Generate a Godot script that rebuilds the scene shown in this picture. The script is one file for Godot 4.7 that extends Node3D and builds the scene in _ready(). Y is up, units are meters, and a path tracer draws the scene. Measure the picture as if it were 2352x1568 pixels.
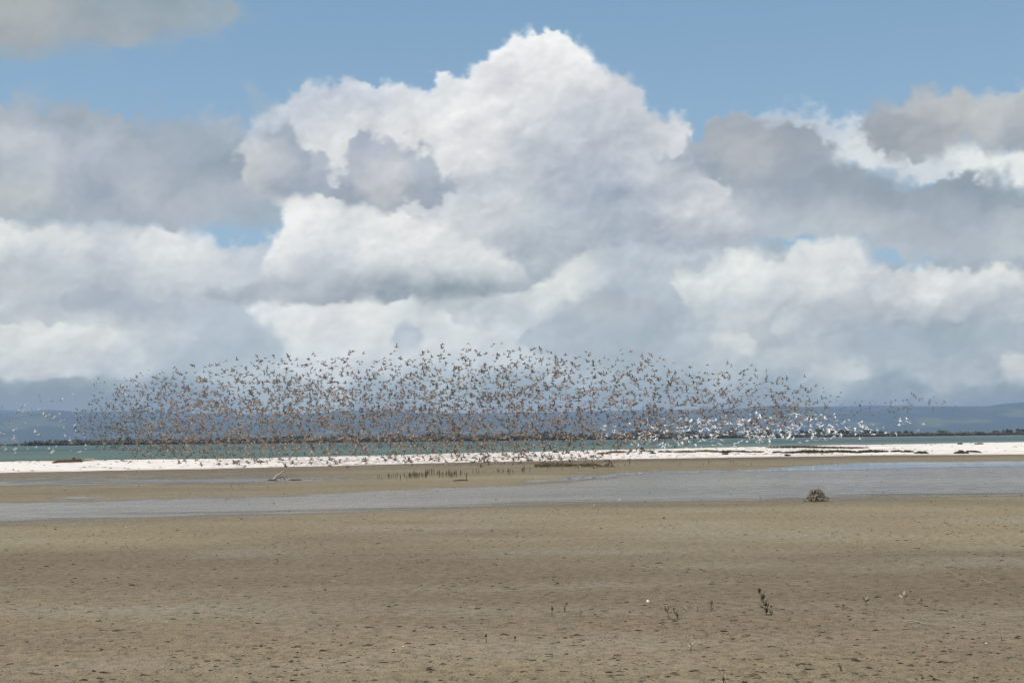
extends Node3D
# Tidal flat with a shell bank, a flock taking off, a far shore and hills. Camera at the origin, looking along -Z.

const EYE := 2.0            # height of the eye above the flat, m
const F := 2838.9           # focal length in pixels of a 2352 x 1568 picture
const CX := 1176.0
const CY := 784.0
const SEA := -0.35
const HAZE := 0.000083      # share of the light scattered per metre of air
const HAZE_TOP := 350.0
const HAZE_LIGHT := Vector3(0.232, 0.335, 0.50)

var cam: Camera3D
var rng := RandomNumberGenerator.new()
var taken := {}
var n_a := FastNoiseLite.new()
var n_b := FastNoiseLite.new()
var n_c := FastNoiseLite.new()
var n_d := FastNoiseLite.new()


# ------------------------------------------------------------------ helpers
func lin(r: float, g: float, b: float) -> Color:
	return Color(r, g, b).linear_to_srgb()


func mat(c: Color, rough := 0.9, spec := 0.3, vcol := false) -> StandardMaterial3D:
	var m := StandardMaterial3D.new()
	m.albedo_color = c
	m.roughness = rough
	m.metallic_specular = spec
	m.vertex_color_use_as_albedo = vcol
	m.cull_mode = BaseMaterial3D.CULL_DISABLED
	return m


func numbered(called: String) -> String:
	var k: int = taken.get(called, 0)
	taken[called] = k + 1
	return called if k == 0 else "%s_%03d" % [called, k]


func tag(o: Node, label: String, category: String, group := "", kind := "") -> void:
	if label:
		o.set_meta("label", label)
	if category:
		o.set_meta("category", category)
	if group:
		o.set_meta("group", group)
	if kind:
		o.set_meta("kind", kind)


func put(called: String, mesh: Mesh, m: Material, parent: Node = null) -> MeshInstance3D:
	var o := MeshInstance3D.new()
	o.mesh = mesh
	if m:
		o.material_override = m
	if parent == null:
		o.name = numbered(called)
		add_child(o, true)
	else:
		o.name = called
		parent.add_child(o, true)
	return o


func base(called: String, at: Vector3, turn := 0.0) -> Node3D:
	var o := Node3D.new()
	o.name = numbered(called)
	add_child(o, true)
	o.position = at
	o.rotation.y = turn
	return o


func pw(t: Array, x: float) -> float:
	# piecewise linear: t = [x0, y0, x1, y1, ...]
	if x <= t[0]:
		return t[1]
	var k := 2
	while k < t.size():
		if x <= t[k]:
			return lerpf(t[k - 1], t[k + 1], (x - t[k - 2]) / (t[k] - t[k - 2]))
		k += 2
	return t[t.size() - 1]


func ray(px: float, py: float) -> Vector3:
	# direction of a picture point (2352 x 1568)
	return cam.basis * Vector3((px - CX) / F, -(py - CY) / F, -1.0)


func to_px(d: Vector3) -> Vector2:
	var v := cam.basis.inverse() * d
	return Vector2(CX - v.x / v.z * F, CY + v.y / v.z * F)


func on_depth(px: float, py: float, depth: float) -> Vector3:
	var d := ray(px, py)
	return Vector3(0, EYE, 0) + d * (depth / -d.z)


func hit(px: float, py: float) -> Vector3:
	# where the sight line through a picture point meets the flat or the bank
	var d := ray(px, py)
	d /= -d.z
	var t := 6.0
	while t < 190.0:
		var p := Vector3(0, EYE, 0) + d * t
		if p.y < land(p.x, t):
			for k in 6:
				t -= 0.05
				p = Vector3(0, EYE, 0) + d * t
				if p.y > land(p.x, t):
					break
			return Vector3(p.x, land(p.x, t), p.z)
		t += 0.25
	return Vector3(0, EYE, 0) + d * 120.0


# ------------------------------------------------------------------ the shape of the flat and the bank
const NEAR_EDGE := [-600, 195, 0, 177, 600, 161, 1176, 147, 1700, 146, 2352, 143, 3000, 142]
const FAR_EDGE := [-600, 140, 0, 136, 600, 129, 800, 121, 1000, 114, 1176, 110, 1300, 104, 1385, 97, 1450, 85, 1500, 78, 1731, 77, 1960, 63, 2352, 65, 3000, 66]
const BASE_EDGE := [-800, 72, 0, 67, 602, 62, 1166, 53.5, 1731, 49.5, 2352, 48, 3200, 47]
const CREST := [-800, 0.6, 0, 0.62, 602, 0.56, 1166, 0.66, 1731, 0.86, 2352, 1.0, 3200, 1.0]


func wet(x: float, dep: float, soft_near := 1.0, soft_far := 1.0) -> float:
	# how far inside the wet ground, in picture rows; negative outside
	var px := clampf(CX + x / dep * F, -600.0, 3000.0)
	var dy := EYE * F / dep
	var s := minf((pw(NEAR_EDGE, px) - dy) / soft_near, (dy - pw(FAR_EDGE, px)) / soft_far)
	if px > 1170.0 and px < 1520.0:
		var c := pw([1170, 103, 1280, 96, 1400, 88, 1520, 79], px)
		s = maxf(s, (pw([1170, -1, 1230, 2.5, 1320, 4.5, 1420, 3.5, 1520, 2], px) - absf(dy - c)) / minf(soft_near, 1.5))
	if px < 900.0:
		s = maxf(s, minf(pw([0, 98, 600, 99, 800, 92, 900, 88], px) - dy, dy - pw([0, 81, 600, 77, 900, 86], px)) / maxf(1.0, soft_near * 0.45) - 0.3)
	if px > 110.0 and px < 250.0:
		s = maxf(s, 2.6 - absf(dy - 126.0 + (px - 180.0) * 0.01) - absf(px - 180.0) * 0.037) 
	return s


func mud(x: float, dep: float) -> float:
	var s := 0.0
	if dep > 22.0 and dep < 110.0:
		s = wet(x, dep) / 3.4
		s += n_b.get_noise_2d(x * 0.22, dep * 0.7) * 1.6 + n_a.get_noise_2d(x * 0.9, dep * 3.0) * 0.9
		s = smoothstep(-1.9, 2.3, s)
	var h := lerpf(0.045, -0.016, s)
	if dep > 22.0:
		h += n_a.get_noise_2d(x * 0.3 + 9.0, dep * 2.0) * 0.016 * smoothstep(22.0, 30.0, dep)
	h += n_b.get_noise_2d(x * 0.7 + 31.0, dep * 1.1) * 0.020
	var fine := n_c.get_noise_2d(x * 14.0, dep * 11.0) * lerpf(0.009, 0.0022, smoothstep(10.0, 19.0, dep)) * (1.0 + 1.4 * n_b.get_noise_2d(x * 2.0, dep * 2.0 + 60.0))
	if dep < 32.0:
		var r := n_d.get_noise_2d(x * 6.0, dep * 6.0)
		fine += n_a.get_noise_2d(x * 30.0, dep * 30.0) * lerpf(0.006, 0.002, smoothstep(10.0, 18.0, dep)) - maxf(0.0, 0.12 - absf(r)) * 0.05 * smoothstep(19.0, 10.0, dep)
	return h + fine


func bank(x: float, dep: float) -> float:
	var px := clampf(CX + x / maxf(dep, 1.0) * F, -800.0, 3200.0)
	var d0 := EYE * F / pw(BASE_EDGE, px) + n_b.get_noise_2d(x * 0.5, 7.0) * 1.6
	var top: float = pw(CREST, px)
	var t := (dep - d0) / pw([0, 12.0, 1166, 13.0, 2352, 15.0], px)
	var h: float
	if t < 0.0:
		h = t * 0.9
	elif t < 1.0:
		h = 0.03 + (top - 0.03) * (0.35 * t + 0.65 * sin(t * PI * 0.5))
	else:
		h = top - (t - 1.0) * (t - 1.0) * 0.55
	h += n_b.get_noise_2d(x * 0.6, dep * 0.6 + 90.0) * 0.05 * clampf(t * 2.0, 0.0, 1.0) + n_c.get_noise_2d(x * 3.0, dep * 3.0) * 0.025
	return maxf(h, -1.2)


func land(x: float, dep: float) -> float:
	return maxf(maxf(mud(x, dep), bank(x, dep)), SEA)


# ------------------------------------------------------------------ mesh helpers
func tube(st: SurfaceTool, pts: Array, radii: Array, sides := 5) -> void:
	var rings := []
	for k in pts.size():
		var p: Vector3 = pts[k]
		var d: Vector3 = (pts[mini(k + 1, pts.size() - 1)] - pts[maxi(k - 1, 0)]).normalized()
		var u := d.cross(Vector3(0.31, 0.12, 0.94)).normalized()
		var v := d.cross(u)
		var ring := []
		for s in sides:
			var a := TAU * s / sides
			ring.append(p + (u * cos(a) + v * sin(a)) * radii[k])
		rings.append(ring)
	for k in pts.size() - 1:
		for s in sides:
			var a: Vector3 = rings[k][s]
			var b: Vector3 = rings[k][(s + 1) % sides]
			var c: Vector3 = rings[k + 1][(s + 1) % sides]
			var d: Vector3 = rings[k + 1][s]
			for q in [a, b, c, a, c, d]:
				st.add_vertex(q)
	for k in [0, pts.size() - 1]:
		for s in range(1, sides - 1):
			for q in [rings[k][0], rings[k][s], rings[k][s + 1]]:
				st.add_vertex(q)


func begin() -> SurfaceTool:
	var st := SurfaceTool.new()
	st.begin(Mesh.PRIMITIVE_TRIANGLES)
	st.set_smooth_group(-1)
	return st


func done(st: SurfaceTool) -> ArrayMesh:
	st.generate_normals()
	return st.commit()


func leaf_shape(st: SurfaceTool, at: Transform3D, length: float, width: float, curl := 0.2) -> void:
	# a pointed blade folded along its midrib, growing along +Y, with a thin underside
	var w := width * 0.5
	var mid := []
	var lft := []
	var rgt := []
	for k in 5:
		var t := k / 4.0
		var wide: float = [0.12, 0.8, 1.0, 0.7, 0.0][k] * w
		var bend := curl * t * t * length
		mid.append(at * Vector3(0, t * length, bend))
		lft.append(at * Vector3(-wide, t * length, bend + wide * 0.45))
		rgt.append(at * Vector3(wide, t * length, bend + wide * 0.45))
	for k in 4:
		for q in [mid[k], lft[k], lft[k + 1], mid[k], lft[k + 1], mid[k + 1], mid[k], rgt[k + 1], rgt[k], mid[k], mid[k + 1], rgt[k + 1]]:
			st.add_vertex(q)


func grid_mesh(pos: PackedVector3Array, cols: PackedColorArray, nx: int, ny: int) -> ArrayMesh:
	var idx := PackedInt32Array()
	idx.resize((nx - 1) * (ny - 1) * 6)
	var w := 0
	for j in ny - 1:
		for i in nx - 1:
			var a := j * nx + i
			idx[w] = a
			idx[w + 1] = a + nx
			idx[w + 2] = a + 1
			idx[w + 3] = a + 1
			idx[w + 4] = a + nx
			idx[w + 5] = a + nx + 1
			w += 6
	var arr := []
	arr.resize(Mesh.ARRAY_MAX)
	arr[Mesh.ARRAY_VERTEX] = pos
	if cols.size():
		arr[Mesh.ARRAY_COLOR] = cols
	arr[Mesh.ARRAY_INDEX] = idx
	var st := SurfaceTool.new()
	st.create_from_arrays(arr)
	st.generate_normals()
	return st.commit()


func noise_tex(seed_: int, freq: float, ramp: Array, size := 1024, kind := FastNoiseLite.TYPE_SIMPLEX_SMOOTH, octaves := 4) -> NoiseTexture2D:
	var n := FastNoiseLite.new()
	n.seed = seed_
	n.noise_type = kind
	n.frequency = freq
	n.fractal_octaves = octaves
	var t := NoiseTexture2D.new()
	t.width = size
	t.height = size
	t.seamless = true
	t.noise = n
	if ramp:
		var g := Gradient.new()
		g.offsets = PackedFloat32Array(ramp.map(func(e): return e[0]))
		g.colors = PackedColorArray(ramp.map(func(e): return e[1]))
		t.color_ramp = g
	return t


# ------------------------------------------------------------------ the sky
func blue(el: float) -> Vector3:
	# clear air, sRGB 0..255, by height in degrees
	var t := clampf(el / 22.0, 0.0, 1.0)
	var c := Vector3(176, 202, 217).lerp(Vector3(147, 179, 207), smoothstep(0.0, 0.62, t)).lerp(Vector3(128, 163, 195), smoothstep(0.5, 1.0, t))
	return c.lerp(Vector3(92, 138, 190), smoothstep(22.0, 75.0, el))


func beyond_haze(c: Vector3, el: float) -> Vector3:
	# the tone of the sky itself where the low air in front of it, as thick as fog_density makes it, adds its own light
	var t := exp(-HAZE * minf(12500.0, HAZE_TOP / maxf(sin(deg_to_rad(el)), 0.001)))
	var o := Vector3.ZERO
	for k in 3:
		var l := pow(c[k] / 255.0, 2.2)
		o[k] = 255.0 * pow(clampf((l - (1.0 - t) * HAZE_LIGHT[k]) / t, 0.03, 1.0), 1.0 / 2.2)
	return o


func cloud_layers() -> Array:
	# outlines and tones of the cloud masses seen, back to front. f = softness of the rim, w = raggedness, r = relief
	return [
		{"p": [-400, 485, 0, 505, 430, 512, 470, 540, 500, 572, 600, 566, 650, 505, 900, 430, 1300, 430, 1700, 470, 1740, 560, 1790, 580, 1990, 570, 2010, 600, 2100, 625, 2200, 560, 2352, 540, 2752, 520, 2752, 1300, -400, 1300],
			"f": 16.0, "w": 16.0, "r": 10.0, "s": 62.0, "c": [
			[40, 530, 222, 223, 224], [150, 545, 226, 226, 226], [260, 585, 192, 197, 207], [100, 600, 190, 197, 207], [60, 650, 206, 209, 211], [350, 640, 200, 205, 210], [330, 560, 222, 223, 224], [440, 560, 224, 225, 227],
			[500, 600, 214, 217, 222], [470, 640, 218, 219, 221], [560, 610, 196, 203, 213], [520, 655, 190, 196, 205], [180, 690, 184, 190, 200], [300, 700, 178, 185, 196], [80, 690, 190, 196, 204], [60, 720, 186, 193, 203], [450, 700, 182, 190, 202],
			[60, 765, 219, 220, 220], [220, 750, 218, 220, 221], [380, 770, 206, 210, 216], [480, 770, 190, 198, 209], [560, 790, 182, 193, 203], [600, 730, 190, 199, 211], [150, 830, 205, 209, 214], [40, 830, 200, 205, 211], [300, 820, 200, 206, 213], [420, 830, 183, 193, 204],
			[50, 900, 131, 147, 163], [200, 905, 132, 148, 164], [380, 895, 140, 155, 171], [60, 950, 136, 153, 170], [400, 950, 146, 163, 179], [40, 1000, 142, 160, 177], [400, 1000, 150, 168, 183],
			[700, 730, 219, 221, 223], [850, 720, 221, 222, 223], [950, 700, 212, 215, 218], [760, 790, 212, 216, 220], [900, 800, 214, 217, 220], [650, 850, 206, 212, 219], [1040, 700, 184, 191, 199], [1080, 740, 196, 202, 209], [1100, 790, 213, 216, 219], [1200, 720, 196, 204, 211], [1250, 790, 202, 208, 215],
			[800, 850, 196, 205, 215], [1000, 850, 184, 196, 206], [1150, 850, 178, 190, 201], [650, 900, 165, 179, 192], [900, 910, 158, 173, 187], [1150, 910, 156, 171, 185], [900, 980, 150, 167, 183], [1250, 980, 150, 167, 182],
			[1240, 675, 224, 225, 224], [1330, 665, 222, 223, 223], [1420, 660, 178, 187, 199], [1500, 650, 195, 202, 211], [1400, 700, 180, 188, 198], [1460, 740, 182, 190, 199], [1350, 740, 194, 201, 209], [1400, 800, 180, 190, 201], [1550, 760, 178, 188, 199], [1540, 720, 182, 190, 200],
			[1690, 745, 206, 210, 213], [1610, 790, 190, 198, 206], [1750, 790, 182, 190, 200], [1830, 745, 186, 193, 202], [1700, 815, 198, 203, 209], [1880, 830, 194, 200, 207], [1990, 830, 190, 197, 205], [1980, 770, 176, 185, 197], [2150, 780, 172, 183, 193], [2300, 790, 176, 186, 197],
			[2180, 840, 182, 190, 200], [2330, 830, 208, 211, 213], [1500, 850, 174, 186, 197], [1750, 870, 166, 180, 191], [2000, 880, 158, 173, 185], [2250, 870, 152, 166, 179], [2300, 910, 138, 155, 170], [1500, 930, 157, 172, 185], [1800, 930, 152, 167, 181], [2050, 930, 148, 164, 178], [1700, 990, 150, 167, 182], [2250, 970, 140, 158, 173]]},
		{"p": [-400, 250, -60, 225, 60, 228, 160, 252, 300, 268, 420, 284, 500, 268, 545, 262, 560, 300, 700, 330, 720, 480, 640, 512, 450, 522, 200, 524, 0, 512, -400, 520],
			"f": 20.0, "w": 24.0, "r": 7.0, "s": 46.0, "c": [
			[0, 250, 176, 183, 194], [150, 275, 168, 177, 189], [300, 300, 166, 175, 187], [440, 310, 163, 173, 186], [525, 275, 176, 185, 198], [40, 330, 196, 199, 206], [30, 380, 172, 180, 192], [120, 370, 194, 198, 207], [230, 350, 184, 190, 201], [380, 350, 174, 181, 194], [480, 370, 160, 170, 183],
			[60, 430, 198, 200, 202], [30, 470, 193, 196, 199], [170, 420, 172, 178, 191], [210, 450, 164, 172, 186], [300, 390, 172, 179, 191], [330, 435, 192, 196, 204], [420, 430, 166, 175, 186], [500, 440, 178, 185, 196], [400, 470, 185, 190, 200], [200, 490, 178, 185, 195], [330, 500, 172, 180, 192], [500, 490, 176, 184, 195], [600, 490, 166, 177, 188], [60, 505, 165, 176, 187], [600, 440, 182, 188, 198]]},
		{"p": [555, 330, 600, 255, 655, 232, 700, 186, 740, 205, 800, 178, 850, 198, 905, 190, 1000, 207, 982, 158, 1018, 172, 1060, 180, 1108, 142, 1158, 98, 1195, 74, 1240, 76, 1266, 64, 1322, 96, 1372, 130, 1402, 168, 1450, 180, 1476, 215, 1480, 254, 1535, 270, 1560, 246, 1580, 288, 1584, 340, 1640, 400, 1780, 440, 1790, 520, 1700, 566, 1560, 585, 1480, 560, 1360, 560, 1260, 640, 1000, 690, 640, 690, 610, 600, 660, 490, 600, 430],
			"f": 7.0, "w": 14.0, "r": 12.0, "s": 52.0, "c": [
			[1265, 85, 238, 238, 240], [1180, 105, 234, 234, 236], [1240, 140, 229, 229, 231], [1330, 125, 236, 236, 238], [1170, 170, 216, 216, 222], [1280, 190, 225, 225, 227], [1390, 190, 222, 222, 226], [1450, 215, 206, 207, 216], [1330, 250, 196, 199, 209], [1420, 270, 198, 201, 210], [1230, 240, 214, 215, 220],
			[1100, 220, 225, 225, 228], [1010, 185, 220, 222, 228], [1040, 250, 226, 226, 228], [930, 205, 222, 224, 230], [860, 230, 204, 207, 217], [760, 230, 200, 204, 215], [690, 240, 192, 198, 212], [700, 300, 216, 217, 222], [650, 280, 204, 208, 218], [610, 300, 184, 193, 205], [800, 290, 217, 218, 221], [920, 290, 220, 220, 222], [740, 350, 218, 218, 220],
			[1080, 330, 218, 218, 221], [1150, 400, 208, 210, 216], [1250, 330, 200, 203, 211], [1300, 380, 186, 191, 203], [1380, 340, 184, 189, 201], [1480, 320, 196, 199, 208], [1550, 300, 216, 217, 222], [1540, 350, 212, 213, 218], [1480, 390, 192, 196, 206], [1400, 430, 176, 183, 197],
			[1250, 440, 184, 190, 200], [1120, 450, 196, 200, 208], [1160, 490, 208, 210, 214], [1080, 500, 206, 209, 214], [1260, 520, 190, 197, 206], [1200, 560, 186, 192, 201], [1300, 560, 182, 189, 199], [1430, 500, 180, 187, 199], [1560, 420, 186, 191, 202], [1660, 440, 210, 211, 216], [1690, 490, 204, 206, 212], [1580, 510, 206, 207, 213], [1540, 560, 168, 176, 189], [1640, 550, 178, 185, 196], [1480, 540, 174, 181, 194], [1760, 480, 174, 182, 195], [700, 450, 222, 223, 225], [780, 410, 212, 214, 219], [1240, 600, 176, 184, 194], [900, 600, 200, 200, 205]]},
		{"p": [1580, 320, 1640, 268, 1720, 262, 1800, 262, 1900, 266, 1990, 262, 2100, 320, 2200, 330, 2352, 340, 2752, 330, 2752, 470, 2352, 430, 2100, 420, 1900, 380, 1700, 400, 1600, 380],
			"f": 16.0, "w": 26.0, "r": 8.0, "s": 45.0, "c": [
			[1800, 270, 196, 205, 218], [1900, 280, 204, 211, 220], [1960, 350, 218, 222, 226], [2010, 385, 212, 217, 222], [2100, 395, 208, 213, 220], [2250, 370, 224, 226, 228], [2330, 385, 226, 228, 229], [2150, 420, 206, 212, 219], [1850, 300, 188, 196, 208], [1650, 320, 178, 183, 193]]},
		{"p": [1575, 345, 1600, 300, 1645, 268, 1720, 266, 1790, 290, 1850, 296, 1915, 325, 1945, 372, 2010, 404, 2110, 424, 2190, 402, 2270, 400, 2352, 420, 2752, 430, 2752, 600, 2352, 590, 2200, 600, 2060, 590, 1980, 560, 1850, 545, 1730, 560, 1700, 470, 1640, 410, 1530, 360],
			"f": 15.0, "w": 22.0, "r": 7.0, "s": 46.0, "c": [
			[1640, 300, 172, 177, 187], [1720, 300, 168, 173, 183], [1660, 345, 181, 184, 191], [1730, 360, 189, 190, 195], [1840, 345, 164, 171, 182], [1560, 350, 170, 178, 190], [1620, 390, 160, 170, 181], [1760, 410, 168, 175, 187], [1900, 380, 160, 169, 180], [1850, 430, 162, 171, 184], [1980, 440, 160, 169, 181], [2100, 460, 158, 168, 180], [2230, 425, 152, 162, 175], [2330, 440, 160, 170, 181],
			[1850, 490, 180, 186, 196], [1950, 500, 184, 189, 198], [2080, 510, 182, 188, 197], [2220, 500, 172, 180, 192], [2330, 520, 180, 187, 196], [1850, 530, 190, 197, 205], [2050, 560, 186, 192, 201], [2200, 570, 180, 187, 197], [2320, 570, 190, 196, 203], [1760, 500, 186, 192, 202]]},
		{"p": [1968, 300, 1985, 255, 2030, 232, 2090, 226, 2130, 206, 2150, 200, 2160, 226, 2210, 212, 2260, 222, 2330, 208, 2420, 220, 2752, 230, 2752, 370, 2352, 352, 2270, 345, 2220, 330, 2160, 362, 2080, 372, 2010, 345],
			"f": 13.0, "w": 20.0, "r": 8.0, "s": 42.0, "c": [
			[2010, 270, 166, 172, 182], [2080, 250, 180, 182, 189], [2060, 310, 164, 169, 178], [2140, 250, 186, 188, 194], [2130, 300, 172, 174, 181], [2100, 350, 172, 177, 185], [2210, 250, 190, 192, 196], [2260, 280, 198, 199, 202], [2300, 240, 196, 198, 202], [2320, 310, 164, 171, 181], [2220, 315, 178, 181, 187], [2352, 270, 184, 187, 193]]},
		{"p": [540, 352, 575, 318, 622, 300, 640, 276, 668, 300, 690, 340, 730, 375, 752, 440, 700, 462, 650, 470, 590, 450, 556, 410],
			"f": 13.0, "w": 20.0, "r": 8.0, "s": 32.0, "c": [[600, 350, 204, 205, 212], [570, 385, 200, 202, 206], [640, 310, 172, 180, 193], [640, 380, 196, 198, 206], [690, 360, 168, 176, 189], [700, 410, 170, 178, 192], [650, 440, 166, 173, 186], [590, 430, 188, 192, 199]]},
		{"p": [792, 395, 788, 345, 812, 298, 850, 292, 882, 306, 905, 318, 918, 312, 935, 345, 958, 358, 966, 336, 1000, 372, 1020, 405, 1068, 428, 1040, 448, 985, 468, 900, 482, 830, 474, 770, 462, 725, 450, 700, 420, 704, 376, 740, 358, 760, 392, 768, 430],
			"f": 9.0, "w": 24.0, "r": 8.0, "s": 34.0, "c": [[830, 310, 172, 179, 194], [880, 330, 188, 191, 202], [810, 360, 184, 189, 200], [900, 400, 206, 206, 213], [890, 440, 190, 191, 196], [960, 380, 186, 191, 201], [985, 370, 174, 182, 195], [1000, 430, 170, 178, 191], [930, 465, 163, 170, 182], [820, 455, 168, 174, 187], [735, 385, 182, 187, 199], [740, 430, 168, 175, 189], [850, 400, 196, 197, 204]]},
		{"p": [606, 612, 622, 555, 662, 520, 652, 490, 668, 462, 690, 452, 730, 470, 800, 478, 880, 484, 925, 496, 980, 500, 1035, 506, 1052, 560, 1095, 556, 1150, 576, 1192, 604, 1216, 648, 1240, 655, 1200, 668, 1100, 682, 980, 688, 850, 690, 700, 694, 560, 700, 450, 690, 480, 668, 590, 650],
			"f": 9.0, "w": 11.0, "r": 11.0, "s": 40.0, "c": [[690, 475, 232, 232, 233], [670, 560, 236, 236, 236], [650, 600, 230, 230, 232], [730, 510, 230, 230, 231], [800, 510, 214, 216, 220], [760, 570, 216, 218, 222], [870, 520, 221, 222, 224], [920, 515, 226, 226, 228], [990, 530, 230, 230, 231], [960, 570, 228, 228, 229], [860, 590, 218, 219, 221], [1040, 580, 210, 212, 217], [1100, 575, 222, 223, 225], [1160, 610, 220, 221, 223], [1080, 620, 206, 209, 214], [960, 625, 206, 209, 214], [760, 610, 194, 199, 208], [700, 620, 198, 202, 210], [720, 650, 186, 191, 200], [850, 640, 192, 197, 205], [1190, 640, 200, 204, 210],
			[640, 660, 184, 189, 198], [560, 690, 178, 185, 195], [800, 668, 166, 173, 183], [900, 672, 152, 162, 174], [1000, 668, 150, 161, 171], [1100, 664, 152, 163, 173], [1190, 660, 160, 171, 182], [700, 688, 164, 172, 182]]},
		{"p": [1532, 652, 1560, 612, 1612, 622, 1640, 588, 1690, 574, 1740, 584, 1756, 612, 1790, 608, 1808, 584, 1850, 556, 1930, 544, 1985, 562, 2008, 604, 2050, 632, 2085, 616, 2130, 608, 2160, 628, 2200, 612, 2250, 626, 2282, 603, 2352, 622, 2752, 620, 2752, 770, 2352, 745, 2000, 735, 1800, 726, 1620, 712, 1560, 690],
			"f": 8.0, "w": 12.0, "r": 12.0, "s": 40.0, "c": [[1570, 645, 214, 217, 219], [1620, 660, 222, 224, 224], [1690, 600, 230, 231, 230], [1720, 640, 228, 229, 228], [1650, 615, 206, 211, 216], [1760, 640, 206, 210, 216], [1740, 690, 206, 210, 215], [1640, 705, 190, 197, 205], [1850, 600, 220, 221, 223], [1930, 570, 222, 223, 225], [1980, 600, 214, 216, 219], [1850, 660, 214, 216, 219], [1940, 640, 212, 214, 217], [1990, 680, 196, 200, 207], [1900, 715, 186, 192, 200], [2000, 720, 176, 183, 193], [2050, 660, 202, 205, 211],
			[2110, 625, 222, 222, 222], [2130, 670, 216, 217, 220], [2190, 640, 210, 212, 216], [2200, 700, 200, 204, 210], [2280, 615, 226, 226, 225], [2290, 660, 204, 208, 213], [2330, 700, 190, 196, 204], [2250, 730, 176, 185, 196], [2100, 725, 182, 189, 198], [1780, 715, 190, 196, 204]]},
		{"p": [-400, 735, 90, 742, 260, 752, 400, 790, 452, 845, 340, 862, 200, 867, 0, 873, -400, 884], "f": 7.0, "w": 9.0, "r": 10.0, "s": 46.0, "c": [[60, 765, 221, 222, 222], [220, 765, 218, 220, 221], [150, 825, 207, 211, 215], [40, 800, 212, 215, 217], [330, 810, 200, 206, 213], [40, 850, 200, 205, 211], [250, 850, 192, 199, 208], [420, 840, 184, 194, 204]]},
		{"p": [548, 700, 640, 702, 760, 696, 900, 700, 1000, 715, 1060, 745, 1180, 752, 1280, 770, 1300, 810, 1200, 850, 1000, 846, 860, 860, 700, 870, 640, 845, 655, 800, 610, 745], "f": 9.0, "w": 12.0, "r": 9.0, "s": 44.0, "c": [[600, 712, 226, 228, 230], [700, 730, 222, 223, 225], [850, 722, 224, 225, 226], [960, 740, 212, 216, 219], [760, 780, 212, 215, 220], [680, 790, 222, 224, 226], [880, 790, 218, 220, 222], [1080, 790, 216, 219, 222], [1000, 770, 208, 213, 218], [1180, 790, 206, 212, 218], [700, 845, 206, 212, 219], [900, 840, 200, 207, 216], [1100, 835, 196, 204, 213]]},
		{"p": [1285, 712, 1330, 690, 1380, 672, 1384, 652, 1410, 646, 1432, 660, 1440, 680, 1500, 690, 1540, 720, 1560, 770, 1600, 800, 1560, 840, 1400, 850, 1290, 836, 1180, 800, 1200, 760], "f": 11.0, "w": 13.0, "r": 8.0, "s": 40.0, "c": [[1410, 660, 176, 186, 196], [1380, 700, 186, 191, 199], [1450, 710, 184, 190, 199], [1340, 740, 180, 189, 199], [1480, 760, 176, 186, 197], [1400, 800, 176, 187, 196], [1540, 800, 180, 189, 199], [1260, 790, 184, 193, 204]]},
		{"p": [1632, 780, 1660, 770, 1700, 758, 1722, 780, 1740, 806, 1712, 822, 1690, 800], "f": 9.0, "w": 14.0, "r": 8.0, "s": 24.0, "a": 0.85, "c": [[1690, 780, 216, 219, 219], [1715, 805, 212, 215, 217]]},
		{"p": [1770, 760, 1800, 738, 1836, 734, 1820, 760, 1790, 778], "f": 10.0, "w": 14.0, "r": 8.0, "s": 24.0, "a": 0.8, "c": [[1810, 750, 206, 211, 214]]},
		{"p": [1750, 832, 1800, 800, 1850, 790, 1890, 796, 1900, 830, 1820, 845], "f": 13.0, "w": 13.0, "r": 8.0, "s": 30.0, "a": 0.8, "c": [[1830, 808, 200, 205, 210], [1840, 838, 184, 191, 200]]},
		{"p": [1830, 872, 1880, 838, 1960, 828, 2002, 838, 1990, 866, 1900, 880], "f": 12.0, "w": 13.0, "r": 8.0, "s": 30.0, "a": 0.85, "c": [[1950, 848, 206, 210, 213], [1880, 860, 196, 202, 207]]},
		{"p": [2290, 850, 2300, 820, 2330, 806, 2420, 800, 2752, 800, 2752, 870, 2360, 880, 2310, 876], "f": 11.0, "w": 13.0, "r": 9.0, "s": 30.0, "a": 0.9, "c": [[2330, 835, 214, 216, 217], [2340, 865, 196, 201, 207]]},
		{"p": [2080, 862, 2150, 842, 2240, 836, 2290, 850, 2280, 890, 2150, 896], "f": 15.0, "w": 13.0, "r": 7.0, "s": 30.0, "a": 0.7, "c": [[2180, 860, 188, 195, 203]]},
		{"p": [1950, 800, 2000, 770, 2100, 750, 2250, 745, 2420, 760, 2752, 760, 2752, 810, 2300, 806, 2150, 818, 2030, 820], "f": 14.0, "w": 13.0, "r": 6.0, "s": 40.0, "a": 0.85, "c": [[2050, 790, 176, 186, 198], [2200, 775, 168, 180, 190], [2330, 790, 176, 186, 197]]},
		{"p": [430, 700, 540, 706, 610, 750, 655, 800, 630, 850, 480, 866, 400, 840, 450, 780], "f": 16.0, "w": 15.0, "r": 7.0, "s": 40.0, "a": 0.85, "c": [[520, 740, 192, 200, 211], [570, 790, 180, 191, 202], [480, 820, 182, 193, 203], [600, 830, 184, 195, 205]]},
		{"p": [895, 775, 905, 752, 935, 736, 962, 752, 972, 780, 960, 800, 920, 805], "f": 8.0, "w": 8.0, "r": 7.0, "s": 18.0, "c": [[930, 745, 188, 198, 209], [935, 775, 202, 208, 216], [965, 780, 184, 194, 205], [900, 775, 186, 196, 207]]},
		{"p": [1752, 560, 1765, 546, 1785, 552, 1800, 575, 1792, 590, 1770, 584], "f": 10.0, "w": 9.0, "r": 5.0, "s": 18.0, "c": [[1775, 565, 172, 182, 193]]},
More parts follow.
